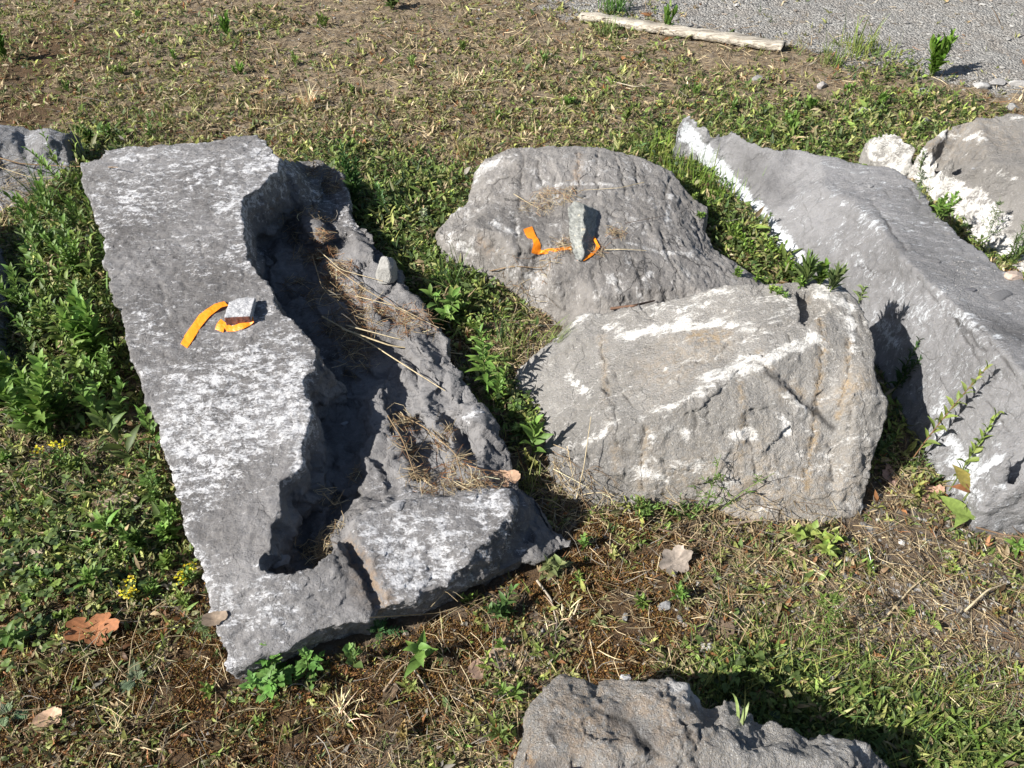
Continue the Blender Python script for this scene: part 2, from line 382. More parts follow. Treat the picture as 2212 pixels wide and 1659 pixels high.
def ledge_relief(C):
    # fractured folds running down the broken ledge, below the worn top
    m = sstep(.150, .105, C[:, 2]) * sstep(-.02, .02, C[:, 2]) * sstep(-.95, -.85, C[:, 0]) * sstep(.95, 1.02, C[:, 1])
    c_, s_ = math.cos(R(-62)), math.sin(R(-62)); u = C[:, 0] * c_ + C[:, 1] * s_; v = -C[:, 0] * s_ + C[:, 1] * c_
    q = np.column_stack([u * .45, v * 1.25, C[:, 2]])
    cf, sf = math.cos(R(62)), math.sin(R(62))
    fc = facet(17, .055, .17, .0012, (1, 1, 1))(np.column_stack([u * .5, v, C[:, 2]])) + facet(18, .022, .12, .0004)(np.column_stack([u * .5, v, C[:, 2]]))
    return m * fc + m * (.012 * (.22 - np.abs(fbm(q + 2, 9, 3, .5))) + .003 * (.2 - np.abs(fbm(q + 8, 24, 4, .55))))
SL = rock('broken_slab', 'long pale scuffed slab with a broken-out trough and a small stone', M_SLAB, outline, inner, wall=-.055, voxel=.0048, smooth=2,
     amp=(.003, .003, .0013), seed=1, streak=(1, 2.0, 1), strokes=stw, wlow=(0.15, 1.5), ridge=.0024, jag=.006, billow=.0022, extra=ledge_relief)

# low cracked boulder in the middle, carrying the standing stone
outB = [(1027,372,.09),(1050,341,.12),(1101,319,.14),(1191,314,.155),(1299,317,.155),(1389,341,.145),(1454,371,.13),(1482,413,.12),(1529,445,.10),(1522,496,.085),(1545,535,.07),(1592,570,.06),(1650,612,.05),(1720,680,.04),(1650,760,.03),(1400,790,.03),(1290,740,.03),(1225,700,.02),(1180,665,.02),(1130,640,.02),(1080,610,.02),(1040,596,.02),(990,575,.02),(952,545,.03),(944,505,.05),(972,462,.07),(1010,440,.07)]
inB = [[(1060,395,.14),(1120,350,.175),(1200,340,.185),(1300,345,.18),(1400,375,.16),(1450,420,.145)],
  [(1060,440,.125),(1130,440,.135),(1180,460,.14),(1230,440,.165)],
  [(985,505,.13),(1020,490,.165),(1080,505,.17),(1110,545,.15),(1080,570,.11),(1010,555,.09)],
  [(1180,520,.165),(1250,570,.165),(1330,560,.165),(1430,540,.15),(1500,560,.12)],
  [(1190,600,.14),(1250,600,.14),(1300,640,.13),(1400,620,.14),(1500,620,.12)],
  [(1260,660,.09),(1330,680,.08),(1480,660,.08)],
  [(1300,450,.18),(1400,470,.165),(1470,480,.13)]]
stB = [('c',0.0045,0.9,[(1246,330),(1248,380),(1245,420)]),('c',0.0045,0.9,[(1290,325),(1286,390),(1288,420)]),('c',0.0045,0.9,[(1130,330),(1125,400),(1122,450)]),('c',0.0045,0.9,[(1195,370),(1200,420)]),('c',0.0045,0.9,[(1325,330),(1345,380),(1350,420)]),('c',0.0045,0.9,[(1160,345),(1170,400)]),('c',0.0045,0.9,[(1370,350),(1380,400)]),('c',0.0045,0.9,[(1450,370),(1435,430)]),('c',0.0045,0.9,[(1060,480),(1075,540),(1080,570)]),('c',0.0045,0.9,[(1110,470),(1125,550)]),('c',0.0045,0.9,[(1370,560),(1390,640)]),('c',0.0045,0.9,[(1430,500),(1450,560),(1470,600)]),('c',0.0045,0.9,[(1280,590),(1290,640)]),('c',0.0045,0.9,[(1330,590),(1350,650)]),('c',0.0045,0.9,[(1540,560),(1580,600)]),('c',0.0045,0.9,[(1180,520),(1190,600)]),('c',0.0045,0.9,[(1500,470),(1520,540)]),('c',0.0045,0.9,[(1300,440),(1330,470)]),('c',0.0045,0.9,[(1035,410),(1100,380)]),('c',0.0045,0.9,[(1400,440),(1410,500)]),('c',0.0045,0.9,[(1220,610),(1215,650)]),('c',0.0045,0.9,[(1010,470),(990,520)]),('c',0.0045,0.9,[(1095,430),(1210,440)]),
  ('w',.035,1.7,[(1040,370),(1075,345)]),('w',.035,1.6,[(965,510),(1000,530)]),('w',.02,1.8,[(1065,480),(1100,500)]),('w',.01,2.6,[(1450,420),(1445,450),(1440,475)]),
  ('w',.012,2.2,[(1200,400),(1260,398),(1330,400)]),('w',.012,2.4,[(1360,525),(1420,545),(1490,550)]),('w',.02,1.8,[(1400,590),(1380,640)]),('w',.02,1.5,[(1300,635),(1320,600)]),('w',.05,.6,[(1180,350),(1280,355)]),
  ('o',.015,.5,[(1250,330),(1245,400)]),('o',.02,.3,[(1040,520),(1060,545)]),('d',.06,.5,[(1150,480),(1230,470)]),('d',.08,.6,[(1400,600),(1300,560)])]
MB = rock('low_boulder', 'low dark cracked boulder carrying the upright stone, behind the big grey boulder', M_MID, outB, inB, wall=.02, voxel=.0055, smooth=5,
     amp=(.006, .0022, .0011), seed=2, billow=0.0025, streak=(2.2, .8, 1), strokes=stB, wlow=(-.1, .7), ridge=.0024)

# big pale boulder in front right
outC = [(1114,800,.0),(1150,771,.035),(1194,735,.07),(1234,697,.11),(1262,678,.14),(1302,680,.17),(1360,668,.22),(1414,655,.26),(1502,635,.31),(1562,617,.35),(1662,609,.385),(1766,606,.40),(1802,611,.40),(1834,635,.385),(1858,671,.375),(1878,703,.365),(1889,747,.34),(1884,799,.31),(1896,830,.285),(1910,860,.26),(1914,895,.23),(1906,940,.19),(1888,991,.13),(1880,1040,.08),(1866,1108,.0),(1802,1118,0),(1682,1127,0),(1602,1118,0),(1522,1096,0),(1442,1094,0),(1382,1085,0),(1302,1092,0),(1250,1078,0),(1205,1045,0),(1174,975,0),(1166,907,0),(1140,860,0),(1112,835,0)]
outC = [(a_, b_, c_ * .86) for a_, b_, c_ in outC]
inC = [[(1845,690,.38),(1758,729,.375),(1634,775,.345),(1574,799,.33),(1500,850,.285),(1438,887,.25),(1340,930,.19),(1250,975,.12)],
  [(1250,730,.13),(1330,720,.19),(1440,700,.26),(1560,665,.335),(1680,650,.385),(1790,650,.40)],
  [(1180,830,.04),(1260,830,.11),(1370,820,.20),(1480,780,.28)],
  [(1860,760,.345),(1850,860,.29),(1850,950,.20),(1850,1030,.10)],
  [(1720,860,.27),(1700,960,.18),(1680,1050,.08)],
  [(1590,900,.25),(1570,1000,.145),(1560,1060,.06)],
  [(1420,980,.15),(1410,1050,.06)],[(1300,1020,.08),(1230,990,.06)],
  [(1650,790,.335),(1700,830,.285),(1760,880,.24),(1800,920,.205)]]
inC = [[(a_, b_, c_ * .84) for a_, b_, c_ in l_] for l_ in inC]
stC = [('c',0.0035,0.85,[(1298,720),(1312,850),(1330,900),(1335,960)]),('c',0.0035,0.85,[(1325,800),(1345,850),(1368,880)]),('c',0.0035,0.85,[(1772,690),(1778,760),(1765,850),(1757,940),(1740,1030)]),('c',0.0035,0.85,[(1836,730),(1828,800),(1812,880)]),('c',0.0035,0.85,[(1500,860),(1505,900),(1498,940),(1508,970)]),('c',0.0035,0.85,[(1530,840),(1528,900),(1540,930)]),('c',0.0035,0.85,[(1390,920),(1384,990),(1388,1060)]),('c',0.0035,0.85,[(1436,1000),(1438,1080)]),('c',0.0035,0.85,[(1580,1010),(1575,1060)]),('c',0.0035,0.85,[(1860,680),(1884,740)]),('c',0.0035,0.85,[(1830,640),(1850,700),(1868,770)]),('c',0.0035,0.85,[(1230,740),(1225,770)]),('c',0.0035,0.85,[(1610,900),(1630,1010),(1640,1090)]),('c',0.0035,0.85,[(1700,720),(1712,745)]),('c',0.0035,0.85,[(1270,980),(1262,1040)]),('c',0.0035,0.85,[(1665,1010),(1652,1060)]),('c',0.0035,0.85,[(1790,960),(1800,1040)]),('c',0.0035,0.85,[(1840,880),(1835,930)]),('c',0.0035,0.85,[(1350,1010),(1346,1060)]),('c',0.0045,0.8,[(1645,790),(1690,830),(1750,880),(1800,925)]),
  ('w',.018,4.2,[(1758,730),(1700,752),(1640,778)]),('w',.03,2.6,[(1640,778),(1574,805),(1540,815)]),('w',.02,2.4,[(1310,705),(1360,725),(1440,712),(1540,700)]),('w',.02,1.8,[(1438,887),(1500,850)]),
  ('w',.03,1.5,[(1250,690),(1270,680)]),('w',.05,1.0,[(1700,660),(1790,630)]),('w',.05,.9,[(1560,640),(1480,680)]),('w',.014,5,[(1592,940),(1622,938)]),('w',.014,3.0,[(1262,955),(1305,935)]),('w',.012,2.6,[(1228,810),(1262,842)]),
  ('w',.013,2.6,[(1690,905),(1700,935)]),('w',.012,2.6,[(1700,852),(1740,880)]),('w',.012,2,[(1835,660),(1842,760)]),('w',.014,2.2,[(1478,935),(1480,945)]),('w',.012,1.8,[(1370,1010),(1440,1040)]),
  ('w',.014,1.6,[(1640,715),(1570,700)]),('w',.03,1.4,[(1800,640),(1870,720)]),
  ('o',.012,1.0,[(1745,640),(1770,700),(1778,760),(1765,850),(1755,960),(1740,1050)]),('o',.009,.9,[(1835,740),(1828,830),(1810,900)]),('o',.012,.7,[(1598,830),(1605,900),(1600,980)]),('o',.012,.6,[(1300,730),(1310,850),(1325,960),(1330,1050)]),
  ('o',.01,.6,[(1400,930),(1385,1010),(1385,1070)]),('o',.02,.8,[(1500,722),(1560,724)]),('o',.012,.8,[(1660,800),(1640,760)]),('o',.09,.35,[(1500,760),(1440,800)]),('o',.12,.35,[(1700,1080),(1800,1060)]),('o',.10,.35,[(1450,1050),(1600,1050)]),('o',.02,.7,[(1700,840),(1730,850)]),
  ('d',.008,1.2,[(1645,790),(1690,830),(1750,880),(1800,925)]),('d',.10,.35,[(1300,1000),(1220,960)]),('o',.03,.6,[(1830,850),(1860,820)])]
BC = rock('pale_boulder', 'big pale grey boulder with white calcite veins and ochre streaks on its sloping front', M_BIG, outC, inC, wall=.0, voxel=.0050, smooth=3,
     amp=(.006, .0016, .0012), seed=3, billow=0.002, extra=facet(31, .10, .035, .0008, (1, 1, .7)), streak=(1.6, 1, .7), strokes=stC, wlow=(0, .5), ridge=.0010)

# long blue-grey boulder at the right
outD = [(1464,264,.17),(1483,243,.21),(1513,262,.19),(1528,271,.19),(1584,279,.18),(1625,305,.175),(1677,320,.18),(1726,318,.19),(1770,329,.195),(1845,350,.205),(1931,361,.22),(1957,378,.22),(1998,412,.225),(2013,441,.23),(2028,464,.235),(2073,505,.24),(2125,539,.26),(2174,580,.27),(2212,602,.28),(2330,680,.30),(2450,800,.32),(2470,1050,.20),(2440,1180,.0),
  (2330,1160,0),(2230,1150,0),(2154,1143,0),(2102,1140,0),(2068,1100,0),(2035,1045,0),(2000,990,0),(1960,920,0),(1925,850,0),(1890,770,0),(1850,710,0),(1790,640,0),(1730,590,0),(1675,535,0),(1625,478,0),(1585,428,0),(1540,370,.02),(1490,320,.05),(1466,290,.10)]
inD = [[(1483,245,.21),(1512,278,.205),(1539,303,.21),(1565,340,.215),(1591,357,.22),(1625,402,.235),(1647,440,.25),(1703,503,.27),(1737,537,.28),(1789,600,.305),(1855,644,.325),(1898,687,.33),(1953,742,.33),(1991,789,.325),(2026,838,.32),(2068,902,.30),(2110,940,.28),(2145,979,.26),(2168,1013,.23),(2166,1050,.14),(2158,1100,.05)],
  [(1560,305,.185),(1610,350,.185),(1660,400,.195),(1700,460,.225)],
  [(1780,400,.195),(1850,440,.224),(1905,490,.25),(1945,550,.278),(2010,610,.305),(2090,680,.32),(2170,760,.33),(2260,850,.335),(2350,950,.33)],
  [(1900,420,.213),(1960,475,.238),(2010,540,.260),(2080,600,.278),(2150,650,.29),(2230,720,.30),(2330,800,.31)],
  [(1800,540,.285),(1880,600,.315),(1960,680,.33),(2050,780,.33),(2130,880,.31),(2200,960,.27),(2230,1020,.21),(2240,1080,.12)],
  [(2050,1000,.08),(2090,1060,.06)]]
stD = [('c',0.0055,0.8,[(1980,600),(2060,690),(2130,760)]),('c',0.0055,0.8,[(2060,690),(2100,760),(2150,820)]),('c',0.0055,0.8,[(2110,700),(2180,790),(2212,840)]),('c',0.0055,0.8,[(1880,430),(1910,470),(1960,540)]),('c',0.0055,0.8,[(2130,870),(2180,940)]),('c',0.0055,0.8,[(1850,570),(1900,600)]),('c',0.0055,0.8,[(1960,400),(1990,440)]),
  ('w',.030,9,[(1488,290),(1550,370),(1610,440),(1670,510),(1720,560)]),('w',.02,.7,[(1820,440),(1870,450)]),('w',.03,.8,[(1860,460),(1900,500)]),('w',.02,.9,[(1850,560),(1880,590)]),('w',.03,1.0,[(1940,620),(2000,690)]),
  ('w',.03,1.3,[(1890,690),(1930,740)]),('w',.04,1.2,[(2020,640),(2100,700)]),('w',.03,1.3,[(1850,370),(1780,350)]),('w',.03,2.0,[(2090,1000),(2130,1010)]),('w',.010,4,[(2150,990),(2165,1050)]),('w',.03,1.6,[(2030,880),(2050,950),(2090,1060)]),
  ('w',.05,-3,[(1600,320),(1660,400)]),('d',.05,.7,[(2150,700),(2230,740)]),('d',.05,.5,[(1590,320),(1650,380),(1690,430)]),('w',.08,-2,[(1700,560),(1800,650)])]
BD = rock('long_boulder', 'long blue-grey boulder with a pale flat side face, at the right edge beside the weeds', M_LONG, outD, inD, wall=.0, voxel=.006, smooth=14,
     amp=(.006, .0028, .0016), seed=4, billow=0.004, streak=(1, 2, 1), strokes=stD, wlow=(0, .6), ridge=.0012)

outE = [(1862,325,.03),(1870,310,.08),(1894,290,.15),(1931,283,.18),(1953,296,.17),(1976,309,.16),(2006,303,.17),(2050,273,.21),(2106,255,.24),(2181,245,.25),(2240,250,.25),(2420,300,.25),(2480,480,.2),(2400,640,.0),(2280,640,0),(2212,600,0),(2170,566,0),(2130,540,0),(2095,505,0),(2050,458,0),(2000,412,0),(1957,385,0),(1905,358,0)]
inE = [[(1931,285,.18),(1946,311,.175),(1994,342,.175),(2050,391,.18),(2118,421,.19),(2159,462,.19),(2212,496,.2),(2300,540,.2)],
  [(1985,325,.15),(2015,322,.155),(2060,340,.19),(2140,350,.21),(2240,370,.22)]]
stE = [('w',.042,9,[(1900,318),(1950,350),(2030,420),(2100,480),(2150,530),(2190,560)]),('w',.03,6,[(1936,300),(1950,325),(1994,352),(2050,402),(2118,432),(2165,475)]),('w',.025,3,[(1990,308),(2040,290),(2090,262)]),('w',.02,2.6,[(2060,300),(2110,295),(2150,320)]),('w',.02,2,[(2130,370),(2190,385)]),('w',.03,2,[(2140,255),(2200,255)]),
  ('o',.05,.7,[(1975,310),(2010,325)]),('w',.25,-1.5,[(2180,330),(2230,400)]),('d',.2,.5,[(2100,330),(2230,400)]),('o',.12,.35,[(2080,290),(2150,300)]),('d',.03,.7,[(1990,320),(2020,330)])]
BE = rock('white_sided_boulder', 'brown-grey boulder with a white broken side, far right behind the long boulder', M_BIG, outE, inE, wall=.0, voxel=.007, smooth=4,
     amp=(.005, .004, .0014), seed=5, billow=0.006, strokes=stE, wlow=(0, .5), ridge=.001)

outF = [(-160,262,.16),(-60,266,.17),(0,268,.17),(31,270,.16),(50,280,.13),(66,277,.14),(104,273,.16),(149,272,.16),(170,287,.12),(178,330,.02),(160,400,.0),(60,450,0),(-60,470,0),(-180,430,0)]
inF = [[(-60,300,.18),(20,300,.15),(55,310,.12),(100,300,.155),(150,300,.13)],[(0,360,.08),(60,360,.07),(130,350,.07)]]
BF = rock('corner_boulder', 'small smooth bluish boulder at the upper left edge behind the weeds', M_LONG, outF, inF, wall=0, voxel=.007, smooth=5, seed=6, wlow=(.3, .5), ridge=.001, amp=(.006,.003,.001))

outG = [(-420,420,.22),(-190,420,.20),(-90,450,.17),(-62,520,.16),(-58,620,.16),(-60,700,.16),(-70,790,.14),(-80,850,.09),(-90,880,.0),(-220,960,0),(-600,900,0),(-700,600,.2)]
inG = [[(-300,560,.25),(-180,560,.22),(-170,680,.20),(-190,780,.16)]]
BG = rock('shaded_boulder', 'dark boulder cut by the left edge, its near side in shade behind weeds', M_LONG, outG, inG, wall=.10, voxel=.008, smooth=5, amp=(.01, .004, .001), seed=7, wlow=(.2, .5), ridge=.001)

outH = [(1118,1700,.20),(1124,1640,.215),(1137,1573,.21),(1140,1540,.20),(1154,1512,.20),(1184,1473,.19),(1219,1461,.185),(1265,1463,.185),(1282,1477,.17),(1319,1472,.18),(1345,1462,.19),(1385,1463,.195),(1430,1468,.20),(1472,1475,.20),(1511,1497,.19),(1524,1527,.17),(1568,1514,.18),(1611,1532,.18),(1637,1562,.165),(1672,1549,.17),(1716,1571,.17),(1750,1597,.155),(1803,1588,.16),(1872,1606,.155),(1892,1630,.13),(1920,1656,.11),(1985,1700,.05),(2060,1850,.0),(1900,2000,.05),(1500,2050,.1),(1150,1950,.15)]
inH = [[(1170,1620,.225),(1200,1530,.22),(1300,1520,.215),(1400,1510,.22),(1480,1530,.215)],[(1320,1620,.235),(1430,1600,.23),(1540,1580,.21),(1600,1620,.215),(1700,1640,.19),(1800,1650,.18)],
  [(1310,1540,.218),(1350,1570,.212),(1400,1610,.222)]]
stH = [('c',0.006,0.9,[(1290,1530),(1360,1560),(1400,1610)]),('c',0.006,0.9,[(1400,1610),(1430,1640)]),('c',0.006,0.9,[(1190,1580),(1200,1600)]),('c',0.006,0.9,[(1480,1560),(1500,1600)]),
  ('d',.02,1.0,[(1330,1540),(1370,1570),(1400,1600)]),('d',.015,1.0,[(1195,1575),(1192,1585)]),('o',.10,.4,[(1250,1560),(1400,1540)]),('w',.03,2.2,[(1455,1480),(1500,1510)]),('w',.03,1.5,[(1800,1595),(1870,1615)]),('d',.012,.8,[(1200,1650),(1160,1655)]),('o',.02,.6,[(1140,1645),(1150,1650)])]
BH = rock('foreground_boulder', 'rough grainy grey boulder cut by the bottom edge of the picture', M_LOW, outH, inH, wall=.015, voxel=.0042, smooth=3, amp=(.005, .004, .0026), seed=8, billow=0.005, extra=facet(33, .05, .07, .0006), strokes=stH, wlow=(0, .6), ridge=.0012)

# ------------------------------------------------------------------ ground
def gspace(a, b, step, far, n):
    k = np.geomspace(step, far, n); return np.concatenate([a - k[::-1], np.arange(a, b, step), b + k])
gx = gspace(-3.6, 3.8, .02, 90, 22); gy = gspace(-.3, 5.6, .02, 90, 22)
def gravel_w(x, y):
    """0..1 how much bare grey gravel: far right of the place"""
    p = np.column_stack([x, y, 0 * x])
    n = .35 * fbm(p, 1.6, 3) + .12 * fbm(p, 7, 2)
    a = sstep(-.35, .35, (x - 0.9) * .55 + (y - 4.35) * 1.0 + n)
    b = sstep(-.30, .25, (x - 2.6) * 1.1 + (y - 3.45) * .75 + n)
    dry = np.exp(-((x - 0.2) / .5) ** 2 - ((y - 4.9) / .5) ** 2) * .4
    return np.clip(np.maximum(np.maximum(a, b), dry), 0, 1)
MOSS = [(120,1500,.32),(60,1590,.30),(330,1580,.25),(230,1480,.15),(1210,1290,.10),(1290,1330,.13),(1330,1380,.12),(1180,1270,.09),(960,1440,.12),(1000,1380,.10),(820,1500,.12),(1290,1190,.10),(1380,1180,.13),(990,735,.07),(640,1540,.12),(1340,1420,.07),(420,1420,.10),(1460,1330,.12),(60,120,.5),(40,240,.3)]
MOSSW = [(W(a, b, 0), r) for a, b, r in MOSS]
def moss_w(x, y):
    p = np.column_stack([x, y, 0 * x]); s = np.zeros(len(x)); n = 1 + .5 * fbm(p, 12, 3)
    for c, r in MOSSW: s = np.maximum(s, np.exp(-(((x - c[0]) ** 2 + (y - c[1]) ** 2) / (r * r)) * n))
    return s
MOUNDS = [(W(150,400,0), .20, .05), (W(150,560,0), .18, .05), (W(150,720,0), .17, .045), (W(150,870,0), .13, .03), (W(1000,640,0), .16, .02), (W(1560,500,0), .12, .02)]
def gz(x, y):
    p = np.column_stack([x, y, 0 * x])
    mound = 0
    for c, rr_, hh_ in MOUNDS: mound = mound + hh_ * np.exp(-((x - c[0]) ** 2 + (y - c[1]) ** 2) / rr_ ** 2)
    return mound + .016 * fbm(p, 1.7, 3) + .007 * fbm(p, 9, 3) - .012 + .012 * moss_w(x, y)
X, Y = np.meshgrid(gx, gy); xf, yf = X.ravel(), Y.ravel()
near = ((xf > -4) & (xf < 4.2) & (yf > -.8) & (yf < 6.2))
zf = np.full(len(xf), -.012); zf[near] = gz(xf[near], yf[near])
pnf = np.column_stack([xf, yf, 0 * xf]); zf[near] += .0035 * fbm(pnf[near], 40, 2)
nx, ny = len(gx), len(gy); I = np.arange(nx * ny).reshape(ny, nx)
Q = np.stack([I[:-1, :-1].ravel(), I[:-1, 1:].ravel(), I[1:, 1:].ravel(), I[1:, :-1].ravel()], 1)
gme = mk_mesh('ground', np.column_stack([xf, yf, zf]), Q)
fattr(gme, 'dry', sstep(1.3, 2.6, yf)); fattr(gme, 'gravel', gravel_w(xf, yf)); fattr(gme, 'moss', moss_w(xf, yf))
def ground_mat():
    s = NT('soil')
    n = s.noise(6, 6, .65); f = s.noise(60, 6, .7); ff = s.noise(260, 4, .7)
    soil = s.mix(s.rng_(n, .35, .65), (.062, .046, .034), (.17, .13, .092))
    soil = s.mix(s.rng_(f, .45, .7, 0, .7), soil, (.16, .13, .095))
    soil = s.mix(s.rng_(s.noise(22, 5, .7), .55, .62, 0, .6), soil, (.15, .145, .14))
    soil = s.mix(s.math('MULTIPLY', s.attr('dry'), .65), soil, s.mix(s.rng_(s.noise(45, 6, .75), .38, .62), (.10, .075, .052), (.33, .26, .17)))
    mo = s.mix(s.rng_(ff, .35, .65), (.040, .024, .014), (.12, .070, .030))
    c = s.mix(s.math('MULTIPLY', s.rng_(s.math('ADD', s.math('MULTIPLY', s.attr('moss'), .7), s.math('MULTIPLY', f, .9)), .70, 1.0), .85), soil, mo)
    vc = s.voro(85, 'F1', out='Color'); vd = s.voro(85)
    sep = s.n('ShaderNodeSeparateColor'); s.set(sep.inputs[0], vc)
    gr = s.mix(sep.outputs[0], (.17, .165, .155), (.36, .35, .33))
    gr = s.mix(s.rng_(n, .4, .7, 0, .5), gr, (.22, .19, .16))
    gf = s.rng_(s.math('ADD', s.attr('gravel'), s.math('MULTIPLY', s.math('SUBTRACT', f, .5), .8)), .40, .62)
    c = s.mix(gf, c, gr)
    h = s.math('ADD', s.math('MULTIPLY', f, .7), s.math('MULTIPLY', ff, .5))
    h = s.math('ADD', h, s.math('MULTIPLY', s.math('MULTIPLY', vd, gf), -1.2))
    return s.done(s.bsdf(c, .95, s.bump(h, 1, .012), .2))
G = link('ground', gme, ground_mat()); tag(G, kind='structure')
#@@VEG
# ------------------------------------------------------------------ probing: where a spot of the photo lies on the built place
gbvh = BVHTree.FromPolygons([Vector((a, b, c)) for a, b, c in zip(xf, yf, zf)], [tuple(q) for q in Q.tolist()])
def hit(px, py, rocks=True):
    O = Vector((0, 0, CAMH)); d = Vector(ray(px, py)).normalized(); best = None
    for bv in ([r[1] for r in ROCKS] if rocks else []) + [gbvh]:
        h = bv.ray_cast(O, d)
        if h[0] is not None and (best is None or h[3] < best[3]): best = h
    return best[0], best[1]
def drop(x, y, z0=2.0, rocks=True):
    best = None
    for bv in ([r[1] for r in ROCKS] if rocks else []) + [gbvh]:
        h = bv.ray_cast(Vector((x, y, z0)), Vector((0, 0, -1)))
        if h[0] is not None and (best is None or h[0].z > best.z): best = h[0]
    return best
def in_rock(x, y, grow=0):
    r = np.zeros(len(x), bool)
    for poly, bv, o in ROCKS: r |= inside(poly, x, y)
    return r
def pix(x, y, z=0):
    dy_, dz_ = y, z - CAMH
    dep = dy_ * st - dz_ * ct; up = dy_ * ct + dz_ * st
    return 1106 + F * x / dep, 829.5 - F * up / dep

# ------------------------------------------------------------------ plant materials
def leaf_mat(name, trans=.35, rough=.55, spec=.35):
    s = NT(name)
    c = s.attr('col', 'Color')
    c = s.mix(s.rng_(s.noise(120, 2, .6), .3, .7, 0, .30), c, (.02, .02, .01))
    b = s.bsdf(c, rough, None, spec)
    t = s.n('ShaderNodeBsdfTranslucent'); s.set(t.inputs[0], c)
    m = s.n('ShaderNodeMixShader'); m.inputs[0].default_value = trans
    s.set(m.inputs[1], b); s.set(m.inputs[2], t.outputs[0])
    return s.done(m.outputs[0])
M_LEAF = leaf_mat('living_leaf'); M_DRY = leaf_mat('dry_straw', .15, .7, .25); M_STEM = leaf_mat('stem_green', .1, .6, .3)

# ------------------------------------------------------------------ leaves, vectorised
def nrm(a): return a / (np.linalg.norm(a, axis=-1, keepdims=True) + 1e-9)
PROF = {'lance': (.25, .85, 1, .75, .4, .03), 'blade': (.8, 1, .95, .75, .45, .03), 'round': (.25, .95, 1.15, 1.0, .6, .08), 'ovate': (.35, 1.1, 1, .7, .35, .02), 'straw': (1, 1, .9, .8, .6, .2),
        'lance3': (.3, 1, .65, .03), 'blade3': (.9, 1, .6, .05), 'round3': (.3, 1.1, .9, .1)}
def leaves(P, D, L, Wd, droop, prof='lance', fold=.18, colr=None, twist=0.6, cols=3, g=None):
    """flat folded leaves. P, D (N,3); L, Wd, droop (N,)"""
    g = g or rng
    P = np.asarray(P, float); N = len(P); D = nrm(np.asarray(D, float)); pr = np.array(PROF[prof]); S = len(pr) - 1
    L = np.broadcast_to(L, N); Wd = np.broadcast_to(Wd, N); droop = np.broadcast_to(droop, N)
    up = np.tile([0, 0, 1.], (N, 1)) + g.normal(0, twist * .5, (N, 3))
    side = nrm(np.cross(D, up)); tw = g.normal(0, twist, N)
    nn = nrm(np.cross(side, D)); side = side * np.cos(tw)[:, None] + nn * np.sin(tw)[:, None]; nn = np.cross(side, D)
    t = np.linspace(0, 1, S + 1)
    down = np.array([0, 0, -1.])
    C = P[:, None] + D[:, None] * (L[:, None] * t)[..., None] + down * (droop[:, None] * L[:, None] * t ** 2)[..., None]
    C = C - D[:, None] * ((droop[:, None] ** 2 * .35 * L[:, None]) * t ** 2)[..., None]
    hw = (Wd[:, None] * pr / 2)[..., None]
    Lf = C - side[:, None] * hw + nn[:, None] * hw * fold * 2; Rt = C + side[:, None] * hw + nn[:, None] * hw * fold * 2
    if cols == 3: V = np.stack([Lf, C, Rt], 2)
    else: V = np.stack([Lf, Rt], 2)
    k = V.shape[2]; nv = (S + 1) * k
    f = []
    for i in range(S):
        for j in range(k - 1): a = i * k + j; f.append((a, a + 1, a + k + 1, a + k))
    f = np.array(f); Fs = (np.arange(N)[:, None, None] * nv + f[None]).reshape(-1, 4)
    cc = None
    if colr is not None:
        colr = np.broadcast_to(np.asarray(colr, float), (N, 3))
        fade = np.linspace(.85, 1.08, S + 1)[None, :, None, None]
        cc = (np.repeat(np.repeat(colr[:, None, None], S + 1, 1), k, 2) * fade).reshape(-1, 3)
    return V.reshape(-1, 3), Fs, cc
def tube(pts, r0, r1, n=5, colr=(.1, .15, .04)):
    pts = np.asarray(pts, float); m = len(pts); T = nrm(np.gradient(pts, axis=0)); a = nrm(np.cross(T, [.3, .2, 1.]) + 1e-6); b = np.cross(T, a)
    r = np.linspace(r0, r1, m)[:, None, None]; th = np.linspace(0, 2 * math.pi, n, endpoint=False)
    V = pts[:, None] + r * (a[:, None] * np.cos(th)[None, :, None] + b[:, None] * np.sin(th)[None, :, None])
    f = [(i * n + j, i * n + (j + 1) % n, (i + 1) * n + (j + 1) % n, (i + 1) * n + j) for i in range(m - 1) for j in range(n)]
    return V.reshape(-1, 3), np.array(f), np.tile(colr, (m * n, 1))
def tubes(P0, D, L, r, bend, colr, seg=3, n=3, g=None):
    """many thin curved straws at once"""
    g = g or rng; N = len(P0); D = nrm(D); t = np.linspace(0, 1, seg + 1)
    B = nrm(np.cross(D, g.normal(size=(N, 3))))
    C = P0[:, None] + D[:, None] * (L[:, None] * t)[..., None] + B[:, None] * (bend[:, None] * L[:, None] * (t * (1 - t)) * 2)[..., None]
    a = nrm(np.cross(D, [.2, .1, 1.])); b = np.cross(D, a); th = np.linspace(0, 2 * math.pi, n, endpoint=False)
    V = C[:, :, None] + (r[:, None] * np.linspace(1, .5, seg + 1))[:, :, None, None] * (a[:, None, None] * np.cos(th)[:, None] + b[:, None, None] * np.sin(th)[:, None])
    nv = (seg + 1) * n
    f = np.array([(i * n + j, i * n + (j + 1) % n, (i + 1) * n + (j + 1) % n, (i + 1) * n + j) for i in range(seg) for j in range(n)])
    Fs = (np.arange(N)[:, None, None] * nv + f[None]).reshape(-1, 4)
    cc = np.repeat(np.broadcast_to(colr, (N, 3)), nv, 0)
    return V.reshape(-1, 3), Fs, cc
def cat_(parts):
    Vs, Fs, Cs = [], [], []; o = 0
    for V, F_, C in parts:
        Vs.append(V); Fs.append(F_ + o); Cs.append(C); o += len(V)
    return np.concatenate(Vs), np.concatenate(Fs), np.concatenate(Cs)
